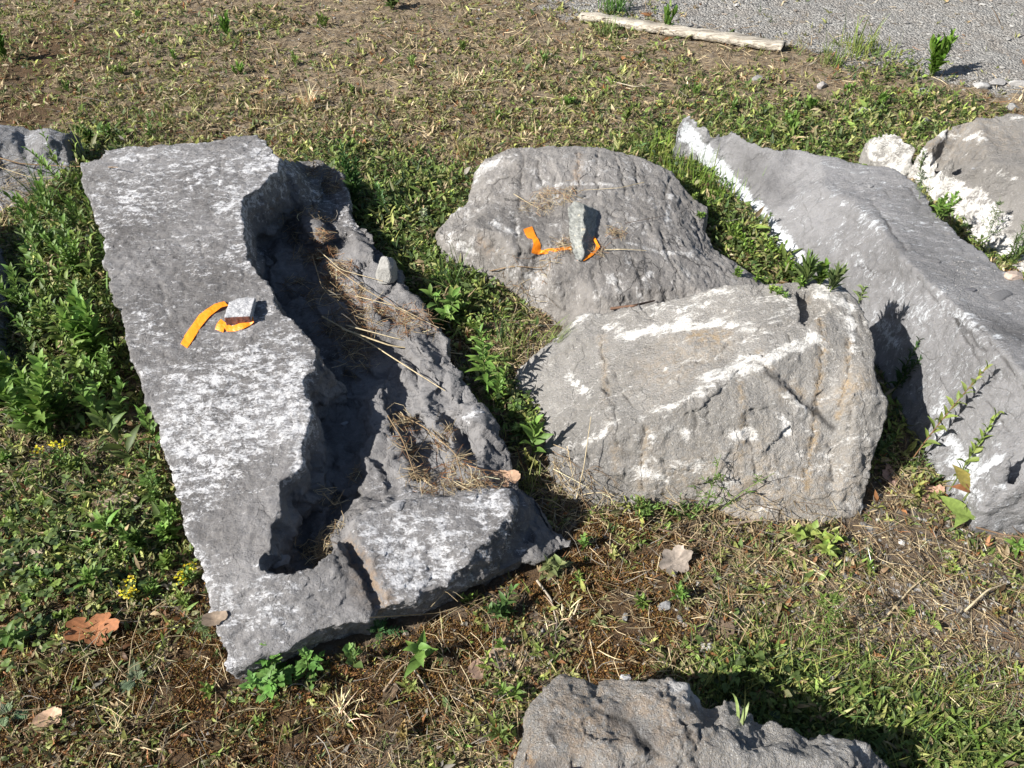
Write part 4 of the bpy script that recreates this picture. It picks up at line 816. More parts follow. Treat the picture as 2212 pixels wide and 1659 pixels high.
# --- strip of weeds along the slab's left side
for a in [
 (205,318,.10,'bushy green weed at the far left corner of the slab, beside the small bluish boulder',dict(stems=5,colr=MG,ll=.035,spread=.35)),
 (330,300,.09,'small upright feathery green weed just beyond the slab end',dict(stems=3,colr=MG,ll=.028,lw=.2)),
 (235,300,.06,'leafy weed between the slab end and the feathery weed',dict(stems=3,colr=LG,ll=.03)),
 (165,470,.10,'narrow leaved weed hugging the slab edge below its far corner',dict(stems=3,colr=MG,ll=.035,lw=.2)),
 (110,520,.09,'low bushy weed in shade left of the slab near the dark boulder',dict(stems=3,colr=GREEN,ll=.03)),
 (175,560,.11,'bright leafy weed in the middle of the strip, left of the slab',dict(stems=4,colr=LG,ll=.035)),
 (60,640,.10,'weed with long leaves by the dark boulder at the left edge',dict(stems=2,colr=MG,ll=.05,lw=.2)),
 (225,745,.13,'tall broad leaved weed casting finger-like shadows on the slab',dict(stems=3,colr=LG,ll=.075,lw=.24,el=.7,spread=.2,r=.0025)),
 (180,700,.10,'leafy weed just left of the tall broad leaved weed',dict(stems=3,colr=MG,ll=.045)),
 (60,800,.14,'toothed leaf weed standing tall in front of the dark boulder',dict(stems=2,colr=LG,ll=.06,lw=.3)),
 (95,900,.13,'large bushy weed with spreading lance leaves, lowest in the left strip',dict(stems=4,colr=LG,ll=.065,lw=.24,spread=.4)),
 (150,860,.09,'dense low weed right of the large bushy weed',dict(stems=4,colr=MG,ll=.035)),
 (250,800,.08,'low leafy weed tucked under the slab edge below the tall weed',dict(stems=3,colr=LG,ll=.035)),
 (345,925,.08,'single weed leaning over the slab edge with a small blue shadow',dict(lean=(.1,-.1),stems=1,nl=12,colr=LG,ll=.045)),
 (300,960,.07,'coarse weed with three long dark leaves beside the slab',dict(stems=1,nl=7,colr=GREEN,ll=.08,lw=.2,lean=(-.2,0))),
 (300,1190,.07,'bushy weed with oval leaves left of the slab, lower half',dict(stems=4,colr=MG,ll=.035,lw=.32,prof='ovate')),
 (375,1165,.08,'oval leaved weed touching the lower slab edge',dict(stems=4,colr=LG,ll=.04,lw=.34,prof='ovate')),
 (345,1090,.08,'dense narrow leaved weed beside the middle of the slab edge',dict(stems=5,colr=MG,ll=.025,lw=.22)),
 (240,1160,.06,'upright weed with folded spear leaves',dict(stems=1,nl=10,colr=LG,ll=.06,lw=.26)),
 (215,1270,.06,'leafy weed with spear leaves left of the yellow flowers',dict(stems=2,nl=10,colr=LG,ll=.05,lw=.26)),
 (120,1250,.05,'low trailing weed with pairs of pointed leaves',dict(stems=3,nl=12,colr=LG,ll=.03,lean=(-.4,0))),
 (45,1390,.05,'leafy rosette near the left edge beside the brown leaf',dict(stems=2,nl=9,colr=MG,ll=.05,lw=.3,el=.3)),
 (300,1285,.05,'small weed with yellow flower heads, the larger of two',dict(stems=4,nl=10,colr=(.22,.27,.09),ll=.02,lw=.4,flowers=((.75,.62,.03),.008))),
 (415,1255,.05,'small yellow flowered weed against the slab edge',dict(stems=3,nl=10,colr=LG,ll=.028,lw=.35,flowers=((.75,.62,.03),.007))),
 (150,975,.05,'tiny yellow flowered weed under the large bushy weed',dict(stems=3,nl=8,colr=MG,ll=.018,lw=.4,flowers=((.75,.62,.03),.007))),
 # middle
 (775,455,.26,'tall feathery dark green weed behind the slab ledge',dict(stems=3,nl=40,colr=(.055,.125,.03),ll=.05,lw=.25,spread=.12,taper=.8)),
 (830,470,.14,'second feathery weed, shorter, right of the tall one',dict(stems=2,nl=26,colr=(.06,.13,.03),ll=.04,lw=.22)),
 (918,480,.05,'pale whitish green weed between the ledge and the low boulder',dict(stems=4,nl=10,colr=(.42,.46,.30),ll=.022,lw=.6,prof='round',el=.2)),
 (965,700,.09,'wide toothed weed with pale green leaves, between ledge and low boulder',dict(stems=4,nl=10,colr=(.16,.27,.06),ll=.07,lw=.3,el=.3,spread=.5)),
 (1050,850,.19,'tall bright goldenrod-like weed between the slab and the pale boulder',dict(stems=1,nl=34,colr=LG,ll=.062,lw=.25,el=.35,lean=(-.05,.1),taper=.7,r=.0022)),
 (1075,870,.11,'shorter leafy weed at the foot of the bright tall weed',dict(stems=2,nl=20,colr=LG,ll=.045,lw=.25)),
 (1150,985,.10,'broad spear leaved weed against the left side of the pale boulder',dict(stems=1,nl=11,colr=LG,ll=.075,lw=.27,el=.7,lean=(.05,.1))),
 (1150,1010,.06,'yellowing weed below the spear leaved weed',dict(stems=3,nl=12,colr=(.26,.26,.08),ll=.022,lw=.4)),
 # between low boulder and long boulder
 (1590,520,.10,'bright bushy weed right of the low boulder',dict(stems=6,nl=16,colr=(.14,.23,.03),ll=.035,lw=.3,spread=.4)),
 (1620,560,.09,'light green leafy weed in the gap, nearest to the low boulder',dict(stems=5,nl=14,colr=(.13,.22,.03),ll=.035,lw=.3,spread=.4)),
 (1670,560,.10,'dense bright weed against the white side of the long boulder',dict(stems=6,nl=16,colr=(.15,.24,.03),ll=.035,lw=.3,spread=.4)),
 (1700,600,.09,'leafy weed behind the pale boulder with reddish stems',dict(stems=5,nl=14,colr=(.13,.22,.03),ll=.04,lw=.3,spread=.4,stemc=(.2,.09,.04))),
 (1540,470,.08,'small bright weed at the upper right of the low boulder',dict(stems=4,nl=14,colr=(.14,.23,.03),ll=.03,spread=.4)),
 (1650,500,.12,'slender weed standing before the white face of the long boulder',dict(stems=2,nl=10,colr=SAGE,ll=.04,lw=.28)),
 (1745,610,.09,'tall grassy weed casting a shadow on the long boulder',dict(stems=3,nl=12,colr=(.12,.18,.05),ll=.09,lw=.11,el=.9,spread=.15)),
 (1800,620,.075,'tall weed right of the grassy one, behind the pale boulder',dict(stems=3,nl=12,colr=(.12,.17,.06),ll=.075,lw=.12,el=.9,spread=.2)),
 (1780,610,.07,'round leaved weed at the crest of the pale boulder',dict(stems=2,nl=8,colr=(.13,.22,.03),ll=.05,lw=.4)),
 (1858,655,.05,'little spiky weed on the edge between the two right boulders',dict(stems=2,nl=12,colr=(.20,.27,.10),ll=.04,lw=.14,el=.4)),
 # between long and white sided boulders
 (1990,365,.07,'small weed growing against the white broken face',dict(stems=2,nl=10,colr=SAGE,ll=.03)),
 (2030,470,.07,'bright weed low in the gap behind the long boulder',dict(stems=4,nl=14,colr=LG,ll=.04,spread=.4)),
 (2180,570,.13,'bushy fine leaved weed at the right edge behind the long boulder',dict(stems=7,nl=26,colr=(.10,.17,.05),ll=.03,lw=.16,spread=.45)),
 # gap right of the pale boulder
 (1965,1000,.28,'leaning weed with a pale leafy top in the shaded gap by the long boulder',dict(stems=1,nl=26,colr=(.22,.28,.07),ll=.045,lw=.25,lean=(.25,.1),stemc=(.2,.11,.06))),
 (2050,1060,.20,'arching weed with pointed leaves before the pale side of the long boulder',dict(stems=1,nl=24,colr=(.20,.27,.05),ll=.04,lw=.24,lean=(.2,.25))),
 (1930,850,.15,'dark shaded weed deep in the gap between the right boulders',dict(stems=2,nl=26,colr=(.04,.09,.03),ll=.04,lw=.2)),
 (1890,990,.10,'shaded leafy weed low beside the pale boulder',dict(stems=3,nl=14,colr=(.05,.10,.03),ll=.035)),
 (1985,1080,.06,'yellow green weed with red leaves at the foot of the gap',dict(stems=4,nl=10,colr=(.24,.25,.07),ll=.025,lw=.35,spread=.5)),
 (2185,1185,.03,'green leafy weed at the right edge under the long boulder',dict(stems=2,nl=8,colr=LG,ll=.04,lw=.25,el=.2)),
 # foreground centre and right
 (768,1440,.08,'small pale lobed weed in the shade of the slab front',dict(stems=1,nl=8,colr=(.13,.22,.06),ll=.03,lw=.6,prof='round')),
 (910,1430,.06,'small weed with broad bright leaves in front of the slab',dict(stems=1,nl=7,colr=LG,ll=.055,lw=.36,prof='ovate',el=.2)),
 (1085,1330,.07,'sprawling weed with slim spoon leaves below the slab corner',dict(stems=3,nl=13,colr=(.08,.15,.04),ll=.035,lw=.3,spread=.5)),
 (1080,1400,.04,'tiny herb under the sprawling weed',dict(stems=3,nl=10,colr=LG,ll=.018,lw=.4)),
 (1265,1185,.04,'tiny green weed at the right tip of the slab',dict(stems=2,nl=9,colr=LG,ll=.024,lw=.35)),
 (1190,1235,.05,'pale leafy weed growing at the slab corner',dict(stems=2,nl=9,colr=(.20,.24,.09),ll=.04,lw=.35,el=.2)),
 (1400,1110,.05,'dense low green weed along the foot of the pale boulder',dict(stems=8,nl=12,colr=MG,ll=.025,lw=.2,spread=.9)),
 (1480,1120,.04,'low green weed further along the boulder foot',dict(stems=6,nl=10,colr=MG,ll=.022,lw=.2,spread=.9)),
 (1730,1165,.04,'pale yellow green leafy weed below the pale boulder',dict(stems=3,nl=8,colr=(.24,.30,.08),ll=.035,lw=.5,prof='ovate',el=.2,spread=.5)),
 (1790,1190,.05,'larger pale leafy weed right of the yellow green one',dict(stems=4,nl=9,colr=(.25,.32,.07),ll=.035,lw=.4,prof='ovate',el=.2,spread=.5)),
 (1460,1290,.04,'small weed in front of the pale dead leaf',dict(stems=2,nl=9,colr=LG,ll=.035,lw=.25)),
 (1100,1500,.04,'slender spoon leaved weed left of the foreground boulder',dict(stems=2,nl=8,colr=(.12,.2,.04),ll=.04,lw=.2)),
 (1075,1600,.06,'reddish stemmed weed touching the left side of the foreground boulder',dict(stems=3,nl=9,colr=(.15,.2,.05),ll=.04,lw=.18,stemc=(.25,.09,.04))),
 (1630,1480,.07,'bright clustered weed above the foreground boulder',dict(stems=4,nl=12,colr=(.24,.30,.09),ll=.025,lw=.4)),
 (1840,1530,.05,'pale rounded leaf weed right of the foreground boulder',dict(stems=3,nl=9,colr=(.24,.32,.10),ll=.028,lw=.5,prof='ovate')),
 # far ground
 (2010,165,.16,'big bright leafy weed at the edge of the gravel',dict(stems=6,nl=14,colr=(.13,.24,.03),ll=.09,lw=.26,spread=.3,el=.8,r=.003)),
 (495,82,.10,'bright green clump of broad upright leaves near the top left',dict(stems=3,nl=8,colr=(.10,.21,.03),ll=.07,lw=.3,el=1.0)),
 (15,130,.14,'bright grassy weed at the left edge, far off',dict(stems=3,nl=10,colr=(.10,.2,.03),ll=.08,lw=.25,el=1.0)),
 (850,20,.10,'dark green rosette at the top centre left',dict(stems=4,nl=9,colr=GREEN,ll=.08,lw=.35,el=.5)),
 (1440,72,.10,'upright broad leaved weed left of the plank foot',dict(stems=3,nl=7,colr=(.10,.2,.03),ll=.09,lw=.25,el=1.1)),
 (1710,300,.08,'spoon leaved weed behind the tip of the long boulder',dict(stems=3,nl=7,colr=(.17,.26,.06),ll=.06,lw=.3,el=1.0)),
 (1650,308,.07,'small upright weed left of the spoon leaved one',dict(stems=2,nl=7,colr=(.17,.26,.06),ll=.05,lw=.3,el=.9)),
]: herb(a[0], a[1], a[2], a[3], **a[4])
for a in [
 (110,430,.24,'upright grass tuft between the small bluish boulder and the slab',dict(n=26,colr=(.07,.13,.03),spread=.3,droop=.3)),
 (245,640,.20,'arching grass with long drooping blades, beside the slab',dict(n=20,colr=LG,spread=.5,droop=.9,wd=.006)),
 (110,760,.18,'drooping long bladed grass in the middle of the left strip',dict(n=18,colr=(.12,.19,.06),spread=.7,droop=1.1,wd=.005)),
 (45,600,.16,'two arching grey green blades by the dark boulder',dict(n=6,colr=(.14,.2,.09),spread=.7,droop=1.2,wd=.007)),
 (200,560,.16,'fine grass among the bright weeds at the slab edge',dict(n=30,colr=MG,spread=.4,droop=.7)),
 (195,1075,.15,'long bladed grass sprawling leftwards below the left strip',dict(n=22,colr=(.11,.17,.06),spread=.8,droop=.8,wd=.004,lean=(-.4,.1))),
 (330,1010,.14,'long grass blades reaching up beside the slab edge',dict(n=14,colr=(.11,.17,.06),spread=.7,droop=.7,wd=.004,lean=(-.3,.3))),
 (310,1200,.12,'pale grass blades crossing the weeds left of the slab',dict(n=12,colr=(.16,.22,.1),spread=.8,droop=.6,wd=.003,lean=(-.4,.3))),
 (60,1040,.12,'grass tuft at the left edge above the clover',dict(n=16,colr=MG,spread=.7,droop=.7)),
 (570,1500,.08,'three broad grass blades under the lobed weed',dict(n=8,colr=MG,spread=.8,droop=.5,wd=.006)),
 (985,640,.26,'long arching grass in the hollow left of the low boulder',dict(n=46,colr=(.10,.17,.04),spread=.45,droop=.75,wd=.0035,lean=(-.3,.1),rad=.02)),
 (870,470,.16,'thin grass among the clover behind the ledge',dict(n=20,colr=(.1,.16,.05),spread=.4,droop=.4,wd=.003)),
 (1085,740,.24,'two tall upright grass stalks before the low boulder',dict(n=6,colr=(.08,.14,.05),spread=.1,droop=.15,wd=.004)),
 (1120,755,.15,'mixed green and straw grass tuft at the pale boulder tip',dict(n=60,colr=(.14,.18,.05),spread=.7,droop=.5,wd=.003,rad=.03)),
 (1190,740,.14,'thin green grass leaning over the pale boulder',dict(n=26,colr=(.16,.21,.05),spread=.5,droop=.5,wd=.0022,lean=(.6,.1),rad=.02)),
 (1145,1050,.10,'upright straw green grass beside the spear leaved weed',dict(n=40,colr=(.24,.26,.09),spread=.35,droop=.3,wd=.003,rad=.02)),
 (1430,350,.18,'tall bright grass behind the low boulder',dict(n=70,colr=(.17,.24,.04),spread=.3,droop=.35,rad=.07,wd=.0035)),
 (1490,400,.20,'tall bright grass right of the low boulder top',dict(n=90,colr=(.17,.25,.04),spread=.3,droop=.35,rad=.08,wd=.0035)),
 (1545,440,.20,'bright grass standing against the far white face',dict(n=70,colr=(.15,.23,.04),spread=.3,droop=.35,rad=.06,wd=.0035)),
 (1860,110,.26,'large yellow green grass tussock by the gravel',dict(n=90,colr=(.20,.25,.06),spread=.5,droop=.7,rad=.07,wd=.005)),
 (1790,140,.20,'thin grass clump left of the large tussock',dict(n=40,colr=(.16,.20,.06),spread=.35,droop=.4,rad=.06,wd=.004)),
 (1325,25,.28,'tall green grass behind the weathered plank',dict(n=60,colr=(.09,.18,.04),spread=.35,droop=.4,rad=.05,wd=.005)),
 (1310,75,.14,'grass tuft before the left part of the plank',dict(n=40,colr=(.13,.19,.05),spread=.35,droop=.4,rad=.05,wd=.004)),
 (670,235,.18,'dry upright grass tuft in the weedy ground above the slab',dict(n=34,colr=STRAW,spread=.3,droop=.4,wd=.004,mat=M_DRY)),
 (570,245,.12,'pale dry grass tuft left of the upright dry one',dict(n=44,colr=TAN,spread=.5,droop=.5,wd=.004,mat=M_DRY)),
 (440,225,.14,'arching green grass tuft in the upper left ground',dict(n=26,colr=OLIVE,spread=.7,droop=.9,wd=.004)),
 (1000,330,.14,'dry mixed grass tuft behind the clover patch',dict(n=50,colr=(.24,.22,.09),spread=.5,droop=.5,wd=.0035,rad=.04)),
 (1000,185,.14,'straw coloured grass tuft in the centre of the upper ground',dict(n=40,colr=STRAW,spread=.6,droop=.5,wd=.0035,rad=.03,mat=M_DRY)),
 (160,290,.14,'long curved grass behind the small bluish boulder',dict(n=22,colr=YGREEN,spread=.7,droop=.8,wd=.004)),
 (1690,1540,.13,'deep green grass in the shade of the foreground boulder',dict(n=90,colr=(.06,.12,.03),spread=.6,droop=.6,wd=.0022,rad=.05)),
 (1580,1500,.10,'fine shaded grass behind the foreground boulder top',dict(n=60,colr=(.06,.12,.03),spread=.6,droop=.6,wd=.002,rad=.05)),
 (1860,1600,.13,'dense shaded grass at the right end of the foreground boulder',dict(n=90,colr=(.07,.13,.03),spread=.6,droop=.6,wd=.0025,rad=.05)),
 (2010,1610,.15,'bright grass with straw blades in the lower right corner',dict(n=50,colr=(.14,.21,.04),spread=.5,droop=.5,wd=.0032,rad=.04)),
 (2110,1640,.15,'broad bladed grass nearest the lower right corner',dict(n=24,colr=(.13,.22,.04),spread=.5,droop=.6,wd=.006,rad=.04)),
 (1600,1560,.12,'long pale grass blade crossing the foreground boulder edge',dict(n=4,colr=(.24,.33,.10),spread=.6,droop=.7,wd=.006,lean=(.2,.5))),
 (740,1535,.09,'dry pale grass burst in the moss below the slab',dict(n=50,colr=STRAW,spread=1.1,droop=.3,wd=.0025,mat=M_DRY)),
 (1225,1330,.09,'dry straw burst below the slab right tip',dict(n=26,colr=STRAW,spread=1.0,droop=.4,wd=.003,mat=M_DRY)),
 (250,1600,.10,'dry grass strands in the lower left moss',dict(n=30,colr=TAN,spread=1.0,droop=.5,wd=.0025,mat=M_DRY)),
 (985,1590,.06,'green grass blades left of the foreground boulder',dict(n=14,colr=(.12,.2,.04),spread=.9,droop=.4,wd=.005)),
 (620,1585,.06,'tiny pale grass tuft at the bottom, left of centre',dict(n=10,colr=YGREEN,spread=.8,droop=.4,wd=.005)),
]: tuft(a[0], a[1], a[2], a[3], **a[4])
def crowd(spots, label, group, h=(.05, .09), ll=(.025, .04), pal=(LG, MG, BRIGHT), kw=None, cat='weed'):
    for (x_, y_) in spots:
        q = dict(stems=int(rng.integers(2, 5)), nl=int(rng.integers(9, 15)), colr=pal[int(rng.integers(len(pal)))], ll=float(rng.uniform(*ll)), lw=float(rng.uniform(.2, .34)), spread=.4, el=float(rng.uniform(.4, .8)))
        q.update(kw or {}); herb(x_, y_, float(rng.uniform(*h)), label, group=group, cat=cat, **q)
crowd([(140,360),(190,390),(100,440),(200,600),(130,610),(210,680),(140,700),(190,780),(120,830),(220,860),(90,690),(160,520),(190,450),(260,900),(80,580),(230,540)], 'leafy green weed crowding the gap between the slab and the left edge', 'green weeds crowding the gap left of the slab', (.07, .12), (.03, .05))
crowd([(1545,490),(1580,520),(1610,560),(1570,540),(1640,600),(1670,600),(1700,625),(1600,590),(1520,460),(1500,430),(1680,620),(1740,610),(1555,510)], 'bright leafy weed filling the gap between the low and long boulders', 'bright weeds between the low and long boulders', (.015, .035), (.018, .028), ((.19,.30,.05),(.24,.34,.07),(.16,.27,.05)))
crowd([(820,420),(880,500),(850,540),(920,560),(940,620),(1000,680),(980,600),(1020,720),(900,440),(1080,880),(1110,900),(1130,940)], 'low green weed in the hollow between the slab ledge and the low boulder', 'low weeds between the slab and the boulders', (.03, .06), (.02, .035))
crowd([(40,1130),(110,1100),(190,1190),(60,1300),(150,1330),(260,1210),(360,1230),(330,1280),(250,1130),(400,1300),(20,1000),(180,1010),(90,1190),(380,1120)], 'small green weed on the ground left of the lower slab', 'small weeds left of the lower slab', (.02, .05), (.02, .04))
crowd([(560,1560),(450,1500),(880,1480),(1010,1520),(1050,1440),(1160,1400),(1010,1300),(1330,1200),(1560,1200),(1640,1280),(1500,1400),(1780,1300),(1880,1240),(1950,1330),(2050,1230),(2150,1330),(1990,1430),(2090,1480),(2180,1450),(1820,1420),(1700,1440),(1640,1380),(1900,1560),(2040,1560),(880,1590),(700,1490),(1400,1320),(1250,1250)],
      'little yellow green weed scattered on the near soil', 'little weeds scattered on the near soil', (.012, .03), (.018, .032), ((.24,.30,.07),(.17,.25,.05),(.30,.32,.10),(.28,.20,.08)), dict(stems=2, nl=8))
crowd([(300,40),(700,60),(640,140),(380,130),(1000,110),(1180,140),(890,150),(1230,230),(1080,260),(760,200),(150,200),(260,160),(520,160),(1500,210),(1580,240),(1350,260),(1750,240),(1830,200),(1900,230),(1700,270)],
      'small green weed standing out in the dry ground beyond the stones', 'small weeds in the dry ground beyond', (.03, .06), (.035, .055), (LG, MG, (.22,.30,.08)), dict(stems=3, nl=7, el=.8))
lobed(600,1480,'bright deeply lobed weed hiding the near corner of the slab',nl=9,size=.06,h=.10,colr=(.16,.32,.07),lobes=3,stems=3,spread=.5)
lobed(675,1452,'second lobed weed, right of the bright one in the slab shade',nl=8,size=.05,h=.08,colr=(.14,.28,.06),lobes=3)
lobed(330,1060,'ferny weed beside the lower slab edge',nl=10,size=.05,h=.07,colr=(.11,.2,.04),lobes=6,fern=True,stems=2)
lobed(300,1475,'silvery ferny frond lying in the moss',nl=6,size=.06,h=.02,colr=(.16,.2,.12),lobes=8,fern=True)
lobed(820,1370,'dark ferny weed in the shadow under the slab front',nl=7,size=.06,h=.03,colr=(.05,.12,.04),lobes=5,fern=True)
lobed(20,1550,'pale ferny frond at the lower left edge',nl=5,size=.07,h=.02,colr=(.18,.26,.14),lobes=8,fern=True)
wispy(1760,1400,.22,'thin branching green weed standing on the gravelly soil, lower right',lean=(-.02,.1),nb=14,colr=(.13,.19,.04))
wispy(1520,1110,.18,'wiry green sprig standing before the pale boulder',lean=(.1,.25),nb=7,colr=(.12,.19,.04))
wispy(1560,1100,.13,'wiry sprig leaning right along the boulder foot',lean=(.8,.1),nb=4,colr=(.12,.19,.04))
wispy(2130,520,.17,'wispy weed spreading before the white broken face',lean=(-.1,.1),nb=14,colr=(.12,.17,.07))
wispy(2200,560,.18,'wispy weed at the right edge over the long boulder',lean=(-.1,.2),nb=14,colr=(.12,.18,.07))
wispy(1985,430,.12,'small grey green wispy weed behind the long boulder',lean=(-.3,.1),nb=10,colr=(.13,.17,.09))
wispy(455,1380,.10,'wispy thin leaved weed left of the slab near corner',nb=10,colr=(.12,.17,.06))
# plantain with two broad leaves, and the seed spike beside it
def broadleaf(px, py, label, L, colr, az, h=.02, n=None, wd=.45, cat='weed', prof='ovate', el=.3, droop=.3):
    base = root_at(px, py); az = np.array(az); k = len(az)
    D = np.column_stack([np.cos(az) * math.cos(el), np.sin(az) * math.cos(el), np.full(k, math.sin(el))]); P = np.tile(base + [0, 0, h], (k, 1))
    parts = [('stem', cat_([tube(np.linspace(base - [0, 0, .01], base + [0, 0, h], 4), .003, .002, 5, (.14, .17, .06))]), M_STEM)]
    parts.append(('foliage', leaves(P, D, np.array(L), np.array(L) * wd, droop, prof, .12, colr, .1), M_LEAF))
    return finish('weed_plant', base, parts, label, cat)
broadleaf(2073,1128,'plantain with two broad pale green leaves at the foot of the long boulder',[.085,.075,.06,.05],[(.24,.33,.08)]*4,[2.2,.2,-2.4,-.4],.03)
broadleaf(2085,1075,'large yellowing leaf with a red spot leaning on the long boulder',[.09,.05],[(.36,.30,.08),(.30,.13,.06)],[1.7,2.9],.03,wd=.5)
b_ = root_at(2065,1125)
finish('seed_spike', b_, [('stem', tube(stem_path(b_, .11, (.35, .45)), .0009, .0007, 4, (.2, .2, .08)), M_STEM), ('seed_head', tube(stem_path(b_ + np.array([.035, .045, .10]), .05, (.3, .5), 6), .0035, .002, 6, (.30, .31, .12)), M_LEAF)], 'green bristly seed head on a thin stem before the long boulder', 'seed head')
# ------------------------------------------------------------------ dead stalks lying on the stones
def surf_path(pts, lift=.006):
    """px polyline -> points resting on what is under them"""
    out = []
    for p in pts:
        h, n = hit(p[0], p[1]); z = p[2] if len(p) > 2 else lift
        out.append(np.array(h) + np.array(n) * .002 + np.array([0, 0, z]))
    q = np.array(out); m = 14; t = np.linspace(0, len(q) - 1, m); i = np.clip(t.astype(int), 0, len(q) - 2); f = (t - i)[:, None]
    return q[i] * (1 - f) + q[i + 1] * f
def stalk(name, pts, r, label, cat, colr=STRAW, mat=None, group=None, lift=.006, taper=.5):
    q = surf_path(pts, lift); base = q[0].copy()
    V, Fs, C = tube(q, r, r * taper, 6, colr); C = C * np.exp(rng.normal(0, .15, (len(C), 1)))
    o = link(name, mk_mesh(name, V - base, Fs, True, C), mat or M_DRY, loc=base); return tag(o, label, cat, group)
